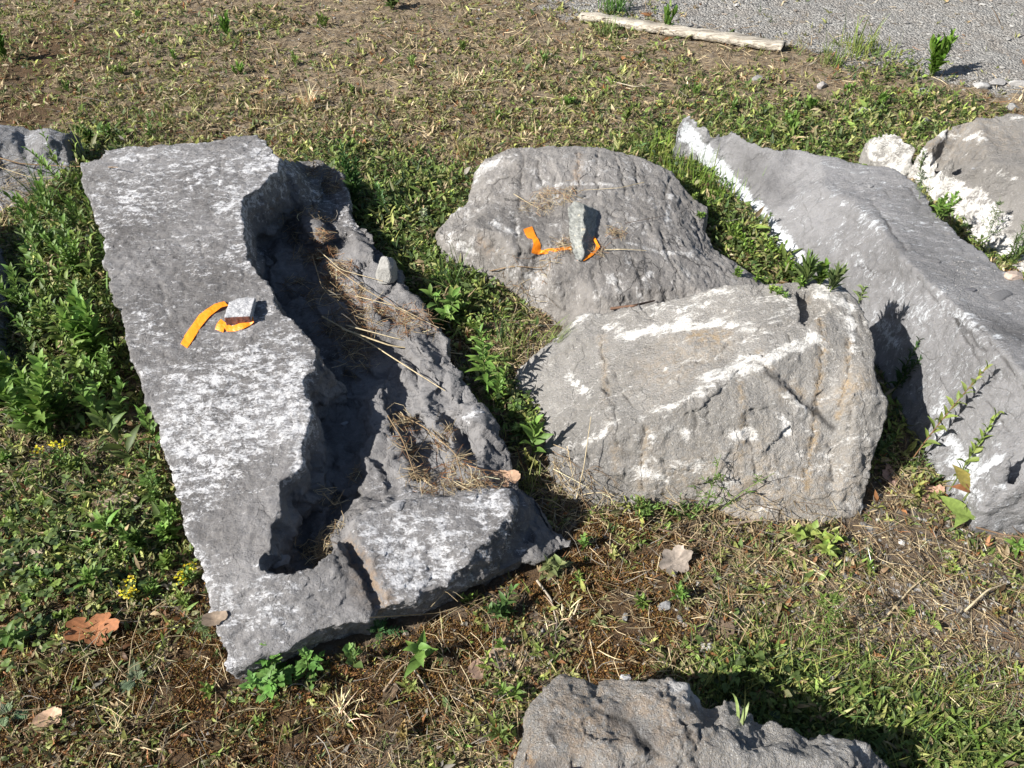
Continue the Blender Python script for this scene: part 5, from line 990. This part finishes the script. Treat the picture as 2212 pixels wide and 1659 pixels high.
for k, a in enumerate([
 ('dry_stalk', [(742,728,.03),(850,762,.025),(1000,776,.02)], .0030, 'thickest bleached stalk lying across the slab ledge towards the bright tall weed', STRAW),
 ('dry_stalk', [(752,722,.035),(860,748,.03),(985,770,.02)], .0022, 'bleached stalk just above the thickest one on the ledge', (.5,.42,.28)),
 ('dry_stalk', [(700,700,.03),(790,750,.03),(890,810,.02),(962,850,.01)], .0026, 'long pale stalk slanting down the ledge to the lit hollow', STRAW),
 ('dry_stalk', [(715,590,.04),(790,640,.03),(900,700,.02)], .0018, 'thin stalk running right from the brown weed heap', TAN),
 ('dry_stalk', [(690,560,.04),(740,600,.03),(830,625,.03)], .0015, 'thin straw on top of the brown weed heap', STRAW),
 ('dry_stalk', [(680,575,.04),(700,640,.03),(760,690,.02),(830,710,.01)], .0015, 'curved straw circling the brown weed heap', TAN),
 ('dry_stalk', [(770,650,.02),(860,680,.03),(950,720,.02)], .0014, 'straw crossing the ledge below the small pointed stone', STRAW),
 ('dry_stalk', [(838,905,.01),(870,960,.02),(905,1050,.01)], .0022, 'brown twig in the lower hollow of the ledge', (.24,.17,.10)),
 ('dry_stalk', [(855,900,.02),(920,935,.02),(985,985,.01),(1000,1050,.01)], .0022, 'curved dead stem rounding the lower hollow', (.27,.19,.11)),
 ('dry_stalk', [(885,1010,.01),(930,950,.03),(950,900,.02)], .0015, 'dark thin twig leaning up in the lower hollow', (.12,.10,.08)),
 ('dry_stalk', [(700,1075,.02),(730,1110,.03),(750,1080,.04)], .0014, 'bent straw in the dark bottom of the trough', TAN),
 ('dry_stalk', [(1000,1008,.01),(1040,1020,.01),(1110,1030,.01)], .0016, 'reddish straw beside the flat brown leaf', (.30,.17,.09)),
 ('dry_stalk', [(1245,1080,.0),(1258,1040,.06),(1270,970,.12)], .0016, 'upright straw stem standing before the left of the pale boulder', STRAW),
 ('dry_stalk', [(1160,1260,.01),(1190,1300,.01),(1203,1350,.005)], .0035, 'pale upper half of a broken twig in the moss', (.42,.36,.28)),
 ('dry_stalk', [(1203,1350,.005),(1198,1400,.005),(1188,1450,.005)], .0030, 'dark lower half of a broken twig ending at the foreground boulder', (.10,.08,.07)),
 ('dry_stalk', [(830,1500,.01),(870,1450,.02),(905,1430,.02)], .0030, 'curved tan dead stem left of the straw below the slab', (.33,.25,.17)),
 ('dry_stalk', [(895,1450,.01),(930,1500,.01),(950,1530,.01)], .0026, 'grey dead stem next to the broad bright leaf weed', (.36,.30,.24)),
 ('dry_stalk', [(800,1340,.015),(950,1330,.01),(1060,1295,.015)], .0012, 'long thin straw in the shadow along the slab front', TAN),
 ('dry_stalk', [(0,355,.03),(60,380,.05),(150,390,.06),(262,380,.03)], .0026, 'long brown stalk reaching from the left edge onto the slab corner', (.26,.17,.09)),
 ('dry_stalk', [(0,375,.03),(80,405,.04),(150,402,.04)], .0018, 'grey straw below the long brown stalk', STRAW),
 ('dry_stalk', [(0,860,.02),(60,900,.03),(120,935,.02)], .0016, 'bleached straw at the left edge, below the shaded boulder', (.5,.43,.32)),
 ('dry_stalk', [(20,1180,.01),(70,1210,.01),(130,1240,.01)], .0014, 'straw lying in the clover at the left edge', TAN),
 ('dry_stalk', [(280,1480,.01),(300,1400,.04),(330,1330,.05)], .0014, 'thin straight straw standing out of the moss', TAN),
 ('dry_stalk', [(1420,1148,.01),(1520,1175,.01),(1640,1205,.01)], .0026, 'grey brown twig lying below the pale boulder', (.22,.15,.10)),
 ('dry_stalk', [(1560,1140,.01),(1640,1130,.012),(1700,1135,.012)], .0042, 'forked grey root against the boulder foot', (.26,.20,.15)),
 ('dry_stalk', [(1690,1190,.01),(1740,1215,.01),(1760,1225,.01)], .003, 'short pale stem in the litter below the boulder', STRAW),
 ('dry_stalk', [(1900,1350,.01),(1960,1280,.01),(2010,1240,.01)], .0026, 'pale forked stem lying on the bare soil at the right', STRAW),
 ('dry_stalk', [(2075,1330,.02),(2120,1290,.03),(2165,1270,.02)], .003, 'bleached bent stem near the right edge', (.5,.42,.28)),
 ('dry_stalk', [(2100,1150,.02),(2160,1160,.01),(2212,1168,.01)], .0024, 'brown runner stem along the foot of the long boulder', (.26,.17,.11)),
 ('dry_stalk', [(1390,400,.01),(1340,412,.01),(1250,418,.01)], .0014, 'thin straw across the top of the low boulder', STRAW),
 ('dry_stalk', [(1110,425,.01),(1140,445,.012),(1170,460,.01)], .0014, 'light straw on the upper left of the low boulder', STRAW),
 ('dry_stalk', [(1350,488,.008),(1400,478,.008),(1440,470,.008)], .0012, 'dark hair-thin twig on the low boulder, right of the upright stone', (.13,.09,.07)),
 ('dry_stalk', [(1305,545,.008),(1350,545,.01),(1395,548,.01)], .0018, 'forked pale stem right of the upright stone foot', STRAW),
 ('dry_stalk', [(1060,590,.01),(1110,580,.01),(1170,590,.02),(1210,560,.02)], .002, 'curved brown stem at the front of the low boulder', (.25,.17,.10)),
 ('dry_stalk', [(1580,560,.008),(1660,610,.012)], .0012, 'hair-thin pale straw above the crest of the pale boulder', STRAW),
 ('dry_stalk', [(1320,672,.01),(1370,668,.012),(1412,656,.012)], .0048, 'stubby reddish brown twig resting between low and pale boulders', (.16,.09,.06)),
 ('dry_stalk', [(320,76,.01),(370,80,.01),(400,82,.015)], .0032, 'short pale wood splinters far off in the upper left', (.45,.36,.24)),
 ('dry_stalk', [(1310,178,.01),(1370,195,.015),(1430,190,.02)], .003, 'curved pale stem in the upper ground, right of centre', (.5,.44,.33)),
 ('dry_stalk', [(845,108,.01),(863,122,.01)], .0026, 'short white straw in the upper ground, left of centre', (.55,.48,.36)),
 ('dry_stalk', [(1005,202,.01),(1050,199,.01)], .0024, 'short light straw above the low boulder', (.55,.48,.36)),
]): stalk(a[0], a[1], a[2], a[3], 'dead stalk', a[4])

# straw nests: tangles on the ledge and on the low boulder
def nest(spots, label, name='straw_litter', pal=(TAN, STRAW, BROWN, GREY), wts=(4, 2, 4, 2), rr=(.0005, .0011)):
    parts = []
    for px, py, r, n, L in spots:
        c, nn = hit(px, py); c = np.array(c)
        a = rng.uniform(0, 6.28, n); q = np.sqrt(rng.random(n)) * r
        x = c[0] + q * np.cos(a); y = c[1] + q * np.sin(a); z = []
        for xx, yy in zip(x, y): z.append(drop(xx, yy).z)
        P = np.column_stack([x, y, np.minimum(np.array(z), c[2] + .05) + rng.uniform(.001, .016, n)])
        az = rng.uniform(0, 6.28, n); e = rng.normal(0, .2, n)
        D = np.column_stack([np.cos(az) * np.cos(e), np.sin(az) * np.cos(e), np.sin(e)]); LL = L * rng.uniform(.4, 1.2, n)
        P -= D * (LL / 2)[:, None]
        parts.append(tubes(P, D, LL, rng.uniform(*rr, n), rng.normal(0, .4, n), pick(list(pal), wts, n, .3)))
    V, Fs, C = cat_(parts); tag(link(name, mk_mesh(name, V, Fs, True, C), M_DRY), label, 'straw litter', kind='stuff')
nest([(640,500,.05,70,.07),(665,560,.05,60,.08),(700,640,.06,90,.08),(735,700,.06,110,.08),(770,740,.06,100,.09),(770,790,.05,50,.07),(690,470,.05,60,.05),(720,410,.04,70,.05),(690,375,.06,120,.05),(640,620,.04,50,.06),(600,470,.03,30,.05)],
     'grey and brown straw tangled along the trough of the slab')
nest([(700,545,.05,150,.06),(730,590,.055,170,.06),(760,640,.05,100,.07),(800,680,.06,100,.08),(700,520,.03,60,.04),(860,690,.05,60,.08),(900,700,.06,80,.09)], 'rusty brown dead weeds heaped on the slab ledge', pal=(RUST, TAN, STRAW, (.34, .19, .10)), wts=(3, 3, 2, 4))
nest([(870,920,.03,50,.07),(885,980,.03,60,.07),(905,1040,.03,60,.07),(960,950,.025,50,.07),(985,1000,.025,50,.07),(940,1060,.04,60,.06),(1040,1050,.04,60,.08),(1000,1055,.04,50,.06)], 'brown stems and straw caught in the lower hollow of the ledge', pal=(RUST, TAN, STRAW, BROWN), wts=(2, 4, 3, 3))
nest([(690,1185,.035,90,.06),(700,1195,.02,40,.05),(665,1195,.02,30,.05),(770,1030,.018,26,.04),(720,1090,.025,40,.05),(730,1140,.015,20,.05)], 'dry straw gathered in the bottom pocket of the trough', wts=(4, 3, 1, 2))
nest([(1160,450,.06,60,.06),(1190,432,.06,80,.05),(1230,425,.05,40,.06),(1330,505,.03,50,.05),(1220,530,.04,50,.06),(1290,545,.03,30,.05),(1190,560,.04,30,.06),(1100,590,.06,40,.08)], 'thin straw scattered round the upright stone', pal=(TAN, STRAW, (.34, .2, .11)), wts=(3, 3, 3))
nest([(1090,640,.07,90,.10),(1120,670,.07,90,.10),(1150,700,.07,80,.10),(1090,750,.06,90,.10),(1130,770,.05,80,.08),(1200,1050,.06,80,.10),(1280,1095,.06,80,.09),(1220,1100,.06,70,.09),(1480,1140,.10,110,.10),(1620,1150,.10,110,.10),(1750,1150,.08,60,.08),(1960,1060,.06,60,.08)], 'dead stems and straw lying between the boulders', pal=(TAN, STRAW, BROWN, GREY), wts=(4, 3, 3, 2), rr=(.0006, .0014))
nest([(20,380,.08,70,.12),(60,420,.07,60,.10),(20,450,.08,60,.10),(30,700,.06,60,.10),(40,840,.07,80,.10),(20,930,.08,120,.10),(250,840,.05,50,.08)], 'grey dead stems between the boulders at the left edge', pal=(TAN, STRAW, GREY, BROWN), wts=(2, 3, 3, 3), rr=(.0006, .0013))
nest([(150,1540,.18,110,.12),(300,1450,.12,50,.12),(500,1560,.14,50,.10),(750,1560,.14,60,.09),(950,1500,.12,50,.09),(1000,1400,.12,40,.09),(1300,1260,.12,40,.08),(1400,1400,.12,40,.09),(1600,1300,.2,70,.09),(1850,1280,.22,170,.08),(2080,1400,.18,90,.08),(2000,1220,.12,90,.08),(100,1130,.15,90,.1),(1500,1420,.12,60,.1)], 'loose straw strewn over the near ground', pal=(TAN, STRAW, GREY, BROWN), wts=(4, 3, 2, 3), rr=(.0006, .0013))

# ------------------------------------------------------------------ fallen leaves
def dead_leaf(px, py, L, label, colr, rot=0.0, lobes=5, tilt=.2, curl=.25, wd=.7, broad=False):
    p, n = hit(px, py); base = np.array(p)
    m = 40; th = np.linspace(-math.pi, math.pi, m, endpoint=False)
    r = (.42 + (.20 * np.abs(np.cos(lobes * th / 2)) ** .6 * 1.0) + .05 * rng.normal(0, .5, m)) if not broad else (.46 + .02 * rng.normal(0, 1, m))
    rings = [0, .35, .7, 1.0]; V = [(0, 0, 0)]
    for k in rings[1:]:
        for t, q in zip(th, r):
            x = L * k * q * math.cos(t) * 1.15; y = L * k * q * math.sin(t) * wd
            z = curl * L * (k ** 2) * (.35 + .3 * math.sin(2.3 * t + 1)) - .06 * L * abs(y) / L + rng.normal(0, .012) * L * k
            V.append((x, y, z + .004))
    V = np.array(V); f3 = np.array([(0, 1 + j, 1 + (j + 1) % m) for j in range(m)]); f4 = []
    for k in range(2):
        a = 1 + k * m; b = a + m
        f4 += [(a + j, b + j, b + (j + 1) % m, a + (j + 1) % m) for j in range(m)]
    c, s = math.cos(rot), math.sin(rot); V = np.column_stack([V[:, 0] * c - V[:, 1] * s, V[:, 0] * s + V[:, 1] * c, V[:, 2] + tilt * V[:, 1]]); V[:, 2] -= min(0, V[:, 2].min()) - .003
    C = np.clip(np.tile(colr, (len(V), 1)) * np.exp(.25 * fbm(V, 90, 2)[:, None]), 0, 1)
    me = mk_mesh('dead_leaf', V, [f3, np.array(f4)], True, C)
    o = link('dead_leaf', me, M_DRY, loc=base); tag(o, label, 'dead leaf')
    stl = tube(np.array([[-L * .45, 0, .004], [-L * .7, .004, .008], [-L * .9, .0, .004]]) @ np.array([[c, s, 0], [-s, c, 0], [0, 0, 1]]), .0012, .0008, 4, np.array(colr) * .7)
    link('leaf_stalk', mk_mesh('leaf_stalk', *stl[:2], True, stl[2]), M_DRY, parent=o)
for a in [
 (205,1365,.085,'russet lobed oak leaf lying in the moss at the lower left',(.34,.14,.06),.1,5,.15),
 (1455,1225,.062,'pale curled lobed leaf below the pale boulder',(.44,.37,.31),.4,6,.9),
 (1085,1040,.065,'flat pinkish brown leaf in the corner between slab and pale boulder',(.42,.27,.18),.2,3,.2),
 (1080,1420,.055,'curled tan leaf below the slab front, right one of a pair',(.42,.31,.22),1.0,3,.3),
 (1040,1445,.05,'curled pinkish leaf, left one of the pair',(.40,.27,.20),.7,3,.2),
 (110,1555,.05,'pale peach leaf tip at the lower left',(.55,.36,.24),.4,2,.4),
 (265,1090,.06,'pale dry leaf under the weeds left of the slab',(.45,.36,.27),.2,4,.2),
 (240,1095,.05,'second dry leaf beside the pale one, darker',(.34,.25,.18),1.2,4,.1),
 (60,1220,.07,'light curled leaf near the left edge',(.52,.42,.32),.9,3,.2),
 (215,1100,.04,'torn tan leaf scrap left of the slab',(.40,.28,.20),2.0,3,.2),
 (2010,1075,.055,'pinkish dead leaf at the foot of the shaded gap',(.50,.30,.22),.5,4,.3),
 (1920,1035,.05,'grey pink withered leaf beside the pale boulder corner',(.36,.24,.20),1.4,4,.3),
 (1905,1500,.035,'grey oval leaf on the gravelly soil at the lower right',(.36,.31,.27),.1,2,.1),
 (1690,1390,.05,'dark brown withered leaf above the foreground boulder',(.13,.08,.05),.3,5,.2),
 (1540,1370,.07,'dark matted leaf in the soil, lower centre right',(.12,.085,.06),.2,5,.1),
 (1710,1185,.035,'pale pink curled leaf in the litter below the pale boulder',(.48,.36,.28),.2,2,.3),
 (660,222,.07,'orange brown leaf in the upper ground above the slab',(.42,.22,.10),.3,3,.2),
 (465,1340,.04,'greyish leaf scrap near the slab lower left edge',(.25,.19,.14),.3,3,.1),
 (845,1300+200,.03,'small dark leaf curl under the slab front',(.16,.11,.07),1.0,3,.2),
]: dead_leaf(a[0], a[1], a[2], a[3], a[4], a[5], a[6], a[7], broad=a[6] <= 2)

# ------------------------------------------------------------------ small loose stones
def small_stone(px, py, sx, sy, sz, label, colr=(.24, .235, .23), rot=0.0, seed=0, base=None, name='small_stone', sink=.25):
    p = base if base is not None else hit(px, py)[0]
    bm_me = bpy.data.meshes.new(name); import bmesh
    bm = bmesh.new(); bmesh.ops.create_icosphere(bm, subdivisions=4, radius=1.0)
    C = np.array([v.co[:] for v in bm.verts]); g = np.random.default_rng(seed + 100)
    for k in range(9):                                     # broken flat faces
        n = nrm(g.normal(size=3)); d = g.uniform(.55, .85); q = C @ n; C = C - np.outer(np.maximum(q - d, 0), n)
    C = C * (1 + .05 * fbm(C + seed, 2.5, 3)[:, None]); C = C * [sx, sy, sz]
    c, s = math.cos(rot), math.sin(rot); C = np.column_stack([C[:, 0] * c - C[:, 1] * s, C[:, 0] * s + C[:, 1] * c, C[:, 2] + sz * (1 - 2 * sink) * .7])
    for v, q in zip(bm.verts, C): v.co = q
    bm.to_mesh(bm_me); bm.free()
    a = bm_me.attributes.new('col', 'FLOAT_COLOR', 'POINT'); cc = np.ones((len(C), 4), np.float32); cc[:, :3] = colr; a.data.foreach_set('color', cc.ravel())
    o = link(name, bm_me, M_STONE, loc=p); return tag(o, label, 'stone')
for a in [
 (2020,565,.016,.010,.005,'small dark flat stone lying in the hollow of the long boulder',(.10,.10,.105),.0),
 (2095,628,.020,.013,.004,'dark flake of slate further down the long boulder',(.10,.10,.11),.4),
 (2010+92,380-15,.010,.006,.004,'pale chip on the back of the long boulder',(.3,.3,.3),.3),
 (1880,403,.012,.008,.006,'loose grey pebble on top of the long boulder',(.22,.22,.225),.2),
 (2118,188,.045,.030,.015,'flat pale stone at the gravel edge, left one',(.34,.335,.33),.1),
 (2150,182,.05,.025,.02,'flat pale stone at the gravel edge, right of the first',(.36,.35,.34),.2),
 (2200,183,.05,.03,.02,'pale stone touching the right edge by the gravel',(.36,.35,.34),.0),
 (2000,265,.030,.022,.02,'dark weathered lump in the grass above the white sided boulder',(.12,.12,.115),.5),
 (1990,203,.04,.025,.02,'grey stone at the root of the big bright leafy weed',(.22,.22,.22),.3),
 (1635,172,.035,.025,.015,'grey stone in the dry ground below the plank',(.22,.215,.21),.2),
 (1775,188,.030,.025,.02,'pinkish grey stone right of the dry grass',(.28,.26,.25),.5),
 (2185,255-20,.035,.02,.02,'small stone above the far right boulder',(.26,.26,.255),.0),
 (1870,240,.04,.03,.01,'flat light flake in the grass near the far boulder',(.32,.30,.28),.2),
 (1435,1310,.018,.014,.008,'grey stone chip beside the pale curled leaf',(.20,.20,.205),.6),
 (1470,1290,.014,.010,.007,'little grey pebble behind the stone chip',(.22,.22,.22),.1),
 (745,915,.012,.008,.003,'pale blue chip lying in the shaded trough',(.34,.35,.37),.3),
 (605,1262-45,.026,.016,.012,'rough chip of rock in the bottom pocket of the trough',(.20,.195,.195),.5),
 (860,1255-160,.020,.012,.006,'thin angular flake on the trough edge beside the near block',(.26,.26,.27),.3),
 (2160,640,.04,.02,.006,'large thin dark flake on the long boulder near the right edge',(.12,.12,.125),.5),
 (1350,1468,.014,.012,.010,'tiny white snail-like pebble behind the foreground boulder',(.5,.5,.52),.2),
 (2190,598,.03,.02,.012,'peach coloured stone behind the long boulder at the right edge',(.42,.33,.27),.2),
 (1255,405+20,.016,.010,.006,'dark crumb behind the upright stone',(.10,.10,.10),.1),
]: small_stone(*a[:6], colr=a[6], rot=a[7], seed=int(a[0]))
# pointed pale stone standing on the ledge
p_ = hit(835,600)[0]
small_stone(0, 0, .040, .040, .060, 'small pale pointed stone standing on the right edge of the slab ledge', (.28, .275, .26), .3, 41, base=p_, sink=.15)
# crumbs in the hollow of the long boulder
q = np.array([hit(rng.normal(2085, 34), rng.normal(600, 34))[0] for _ in range(260)]); s_ = rng.uniform(.001, .0032, len(q))
V, Fs = pebble_arrays(q[:, 0], q[:, 1], q[:, 2] + s_ * .3, s_, rng)
tag(link('stone_crumbs', mk_mesh('stone_crumbs', V, Fs, False, np.repeat(pick([(.16, .16, .16), (.28, .27, .26)], [1, 1], len(q), .2), 10, 0)), M_STONE), 'grey crumbs of stone gathered in the hollow of the long boulder', 'stone crumbs', kind='stuff')

# ------------------------------------------------------------------ the two marker stones and their ribbons
def slab_stone(corners_top, thick, mat, name, part=None):
    """irregular prism: top outline (world points), broken edges"""
    import bmesh
    bm = bmesh.new(); top = [bm.verts.new(p) for p in corners_top]; bot = [bm.verts.new(np.array(p) - thick) for p in corners_top]
    bm.faces.new(top); bm.faces.new(bot[::-1])
    for i in range(len(top)): j = (i + 1) % len(top); bm.faces.new((top[j], top[i], bot[i], bot[j]))
    bmesh.ops.recalc_face_normals(bm, faces=bm.faces)
    me = bpy.data.meshes.new(name); bm.to_mesh(me); bm.free(); return me
def remesh(me, vox, name, amp, sc_, seed, smooth=1):
    t = bpy.data.objects.new('t', me); col.objects.link(t)
    m = t.modifiers.new('r', 'REMESH'); m.mode = 'VOXEL'; m.voxel_size = vox
    m = t.modifiers.new('s', 'SMOOTH'); m.iterations = smooth
    dg = bpy.context.evaluated_depsgraph_get(); dg.update(); em = bpy.data.meshes.new_from_object(t.evaluated_get(dg)); bpy.data.objects.remove(t); em.name = name
    nv = len(em.vertices); C = np.empty(nv * 3, np.float32); em.vertices.foreach_get('co', C); C = C.reshape(-1, 3).astype(float)
    N = np.empty(nv * 3, np.float32); em.vertex_normals.foreach_get('vector', N); N = N.reshape(-1, 3)
    C += N * (amp * fbm(C + seed, sc_, 3, .6))[:, None]; em.vertices.foreach_set('co', C.astype(np.float32).ravel()); em.update(); em.materials.clear()
    em.polygons.foreach_set('use_smooth', np.ones(len(em.polygons), bool))
    return em, C, N
# small block on the slab: grey speckled top, brick red front
h0 = np.array(hit(515, 690)[0]); zt = h0[2] + .028
topq = [W(484, 686, zt), W(540, 683, zt), W(551, 642, zt), W(519, 643, zt), W(494, 652, zt)]
me, C, N = remesh(slab_stone(topq, np.array([.003, -.004, .036]), None, 'm'), .0016, 'small_marker_stone', .0012, 60, 3)
red = ((N[:, 1] < -.5) & (N[:, 2] < .6)).astype(float); fattr(me, 'red', red)
s = NT('speckled_block'); g1 = s.noise(150, 5, .7); c = s.mix(s.rng_(g1, .4, .6), (.30, .30, .31), (.48, .48, .49)); c = s.mix(s.rng_(s.noise(420, 3, .7), .5, .66), c, (.10, .10, .11))
rd = s.mix(s.rng_(s.noise(110, 4, .7), .35, .65), (.10, .05, .045), (.21, .085, .06)); c = s.mix(s.attr('red'), c, rd)
MK = s.done(s.bsdf(c, .85, s.bump(s.noise(260, 4, .7), .8, .002), .3))
me.transform(__import__('mathutils').Matrix.Translation(-Vector(topq[0]) + Vector((0, 0, .03)))); 
tag(link('marker_stone', me, MK, loc=Vector(topq[0]) - Vector((0, 0, .03))), 'little grey block with a brick red front face lying on the slab', 'stone')
# upright flat stone on the low boulder
b0 = np.array(hit(1258, 562)[0]); 
zb = b0[2]
fp = [(1241,560,.012),(1229,505,.034),(1226,448,.060),(1240,434,.066),(1262,442,.066),(1260,465,.060),(1264,500,.045),(1256,522,.036),(1263,545,.022),(1257,563,.008)]
def zs(px, py): return hit(px, py)[0].z
face = [W(a_, b_, zb + c_) for a_, b_, c_ in fp]
back = [np.array([.060, .050, -.055]) * k + p for p, k in zip(face, (.7,.85,.9,1,1.05,1,1,.95,.8,.6))]
import bmesh
bm = bmesh.new(); A = [bm.verts.new(p) for p in face]; B = [bm.verts.new(p) for p in back]
bm.faces.new(A); bm.faces.new(B[::-1])
for i in range(len(A)): j = (i + 1) % len(A); bm.faces.new((A[j], A[i], B[i], B[j]))
bmesh.ops.recalc_face_normals(bm, faces=bm.faces); m_ = bpy.data.meshes.new('m'); bm.to_mesh(m_); bm.free()
me, C, N = remesh(m_, .002, 'upright_stone', .0030, 40, 9, 1)
s = NT('layered_slate'); v = s.mapping((1, 1, 5)); c = s.mix(s.rng_(s.noise(30, 5, .7, v), .35, .65), (.16, .165, .152), (.28, .285, .265)); c = s.mix(s.rng_(s.noise(45, 5, .75), .60, .64), c, (.45, .40, .31))
c = s.mix(s.rng_(s.noise(300, 3, .7), .5, .7, 0, .4), c, (.05, .05, .05))
MU = s.done(s.bsdf(c, .85, s.bump(s.noise(70, 6, .7, v), 1, .004), .3))
T_ = __import__('mathutils').Matrix.Translation(-Vector(b0)); me.transform(T_)
tag(link('upright_stone', me, MU, loc=Vector(b0)), 'dark flat stone standing on edge on the low boulder, ringed by an orange ribbon', 'stone')

s = NT('flagging_tape'); c = s.mix(s.rng_(s.noise(60, 3, .6), .3, .7, 0, .5), (.98, .33, .018), (.92, .27, .012))
b = s.bsdf(c, .38, s.bump(s.noise(80, 3, .6), .8, .004), .5); t = s.n('ShaderNodeBsdfTranslucent'); t.inputs[0].default_value = (1.0, .42, .02, 1)
mx = s.n('ShaderNodeMixShader'); mx.inputs[0].default_value = .28; s.set(mx.inputs[1], b); s.set(mx.inputs[2], t.outputs[0]); M_TAPE = s.done(mx.outputs[0])
def ribbon(pieces, label, thick=.0003):
    """pieces: list of strips; a strip = list of (px, py, lift, px2, py2, lift2): the two edges of the tape, each put on the surface"""
    Vs, Fs = [], []; o = 0
    for strip in pieces:
        L_, R_ = [], []
        for (a, b, la, c, d, lb) in strip:
            pa = np.array(hit(a, b)[0]); pb = np.array(hit(c, d)[0])
            # lifting moves the point up along the view line, so width stays true
            va = nrm(np.array([0, 0, CAMH]) - pa); vb = nrm(np.array([0, 0, CAMH]) - pb)
            L_.append(pa + va * (la + .002)); R_.append(pb + vb * (lb + .002))
        L_, R_ = np.array(L_), np.array(R_); m = (len(L_) - 1) * 7 + 1; t = np.linspace(0, len(L_) - 1, m); i = np.clip(t.astype(int), 0, len(L_) - 2); f = (t - i)
        def cr(Q):
            q0 = Q[np.clip(i - 1, 0, len(Q) - 1)]; q1 = Q[i]; q2 = Q[i + 1]; q3 = Q[np.clip(i + 2, 0, len(Q) - 1)]; u = f[:, None]
            return .5 * ((2 * q1) + (-q0 + q2) * u + (2 * q0 - 5 * q1 + 4 * q2 - q3) * u ** 2 + (-q0 + 3 * q1 - 3 * q2 + q3) * u ** 3)
        lin = lambda Q: Q[i] * (1 - f[:, None]) + Q[i + 1] * f[:, None]
        l, r = .3 * cr(L_) + .7 * lin(L_), .3 * cr(R_) + .7 * lin(R_); k = 5; G_ = np.stack([l + (r - l) * j / (k - 1) for j in range(k)], 1)
        bow = .0005 * np.sin(np.linspace(0, math.pi, k))[None, :, None] * np.array([0, 0, 1.]); G_ = G_ + bow + .0006 * fbm(G_.reshape(-1, 3), 60, 2).reshape(G_.shape[:2])[..., None]
        nv = m * k; Vs.append(G_.reshape(-1, 3)); Fs.append(np.array([(a * k + b, a * k + b + 1, (a + 1) * k + b + 1, (a + 1) * k + b) for a in range(m - 1) for b in range(k - 1)]) + o); o += nv
    V = np.concatenate(Vs); base = V.mean(0); base[2] = V[:, 2].min()
    me = mk_mesh('ribbon', V - base, np.concatenate(Fs), False)
    ob = link('ribbon', me, M_TAPE, loc=base); md = ob.modifiers.new('solid', 'SOLIDIFY'); md.thickness = thick
    return tag(ob, label, 'ribbon')
ribbon([[(390,743,.0,404,752,.0),(399,724,.001,414,738,.001),(416,700,.002,434,706,.002),(430,680,.006,452,684,.004),(446,668,.012,462,676,.004),(464,656,.010,478,664,.012),(484,651,.006,494,660,.006)],
        [(464,712,.002,482,718,.001),(468,700,.010,488,700,.003),(477,689,.012,488,712,.004),(487,697,.004,490,716,.002),(500,704,.004,506,716,.002),(520,697,.006,526,710,.002),(538,690,.012,540,703,.004),(547,683,.016,548,696,.010)]],
       'flat orange ribbon twisted round the little block on the slab')
ribbon([[(1131,495,.006,1149,489,.006),(1134,505,.004,1153,497,.004),(1140,514,.002,1156,507,.006),(1150,516,.004,1163,517,.002),(1152,528,.006,1168,528,.0),(1148,546,.006,1168,538,.0),(1160,550,.004,1172,541,.002),(1175,549,.002,1185,537,.006),(1200,543,.002,1203,536,.010),(1220,540,.002,1222,533,.008),(1234,540,.002,1234,533,.006)],
        [(1246,562,.010,1262,556,.016),(1262,563,.006,1272,550,.014),(1280,552,.006,1284,541,.012),(1296,534,.006,1288,530,.008),(1290,522,.006,1281,516,.006),(1284,510,.004,1279,502,.004)]],
       'orange ribbon looped round the foot of the upright stone')

# ------------------------------------------------------------------ weathered plank at the top
def plank():
    A_ = W(1255, 30, .03); B_ = W(1697, 82, .05); ax = B_ - A_; Ln = np.linalg.norm(ax[:2]); ax = ax / np.linalg.norm(ax); sd_ = nrm(np.cross([0, 0, 1.], ax)); n = 90; k = 10
    pr = np.array([(-.045,0),(-.047,.022),(-.040,.030),(-.015,.033),(.015,.031),(.038,.029),(.045,.020),(.046,0),(.02,-.01),(-.02,-.01)]); t = np.linspace(0, Ln, n)
    V = []
    for u in t:
        wv = .006 * math.sin(u * 5) ; sc1 = 1 - .35 * max(0, 1 - u / .35) ; c = A_ + ax * u
        c[2] = gz(np.array([c[0]]), np.array([c[1]]))[0] + .012
        for a, b in pr: V.append(c + sd_ * (a * sc1 + wv) + np.array([0, 0, b]))
    V = np.array(V); cen = V.reshape(n, k, 3).mean(1, keepdims=True)
    q = V.copy(); q[:, 0] *= .35; V = V + .0045 * fbm(q, 28, 4, .6)[:, None] * np.array([0, .6, 1])
    V[-k:] += np.outer(rng.normal(0, .006, k), ax)
    f4 = np.array([(i * k + j, (i + 1) * k + j, (i + 1) * k + (j + 1) % k, i * k + (j + 1) % k) for i in range(n - 1) for j in range(k)])
    ends = np.array([list(range(k))[::1], [(n - 1) * k + j for j in range(k)][::-1]])
    s = NT('weathered_wood'); v = s.mapping((2.5, 30, 30), (0, 0, math.atan2(ax[1], ax[0]) * -1)); g1 = s.noise(2.2, 7, .65, v, 1.0)
    c = s.mix(s.rng_(g1, .35, .6), (.20, .17, .135), (.50, .455, .38)); c = s.mix(s.rng_(s.noise(3, 4, .6, v), .60, .66), c, (.05, .035, .025))
    M = s.done(s.bsdf(c, .85, s.bump(g1, 1, .01), .2)); base = A_.copy()
    o = link('plank', mk_mesh('plank', V - base, [f4, ends], True), M, loc=base); tag(o, 'long bleached grey plank lying on the gravel at the top of the picture', 'plank')
plank()
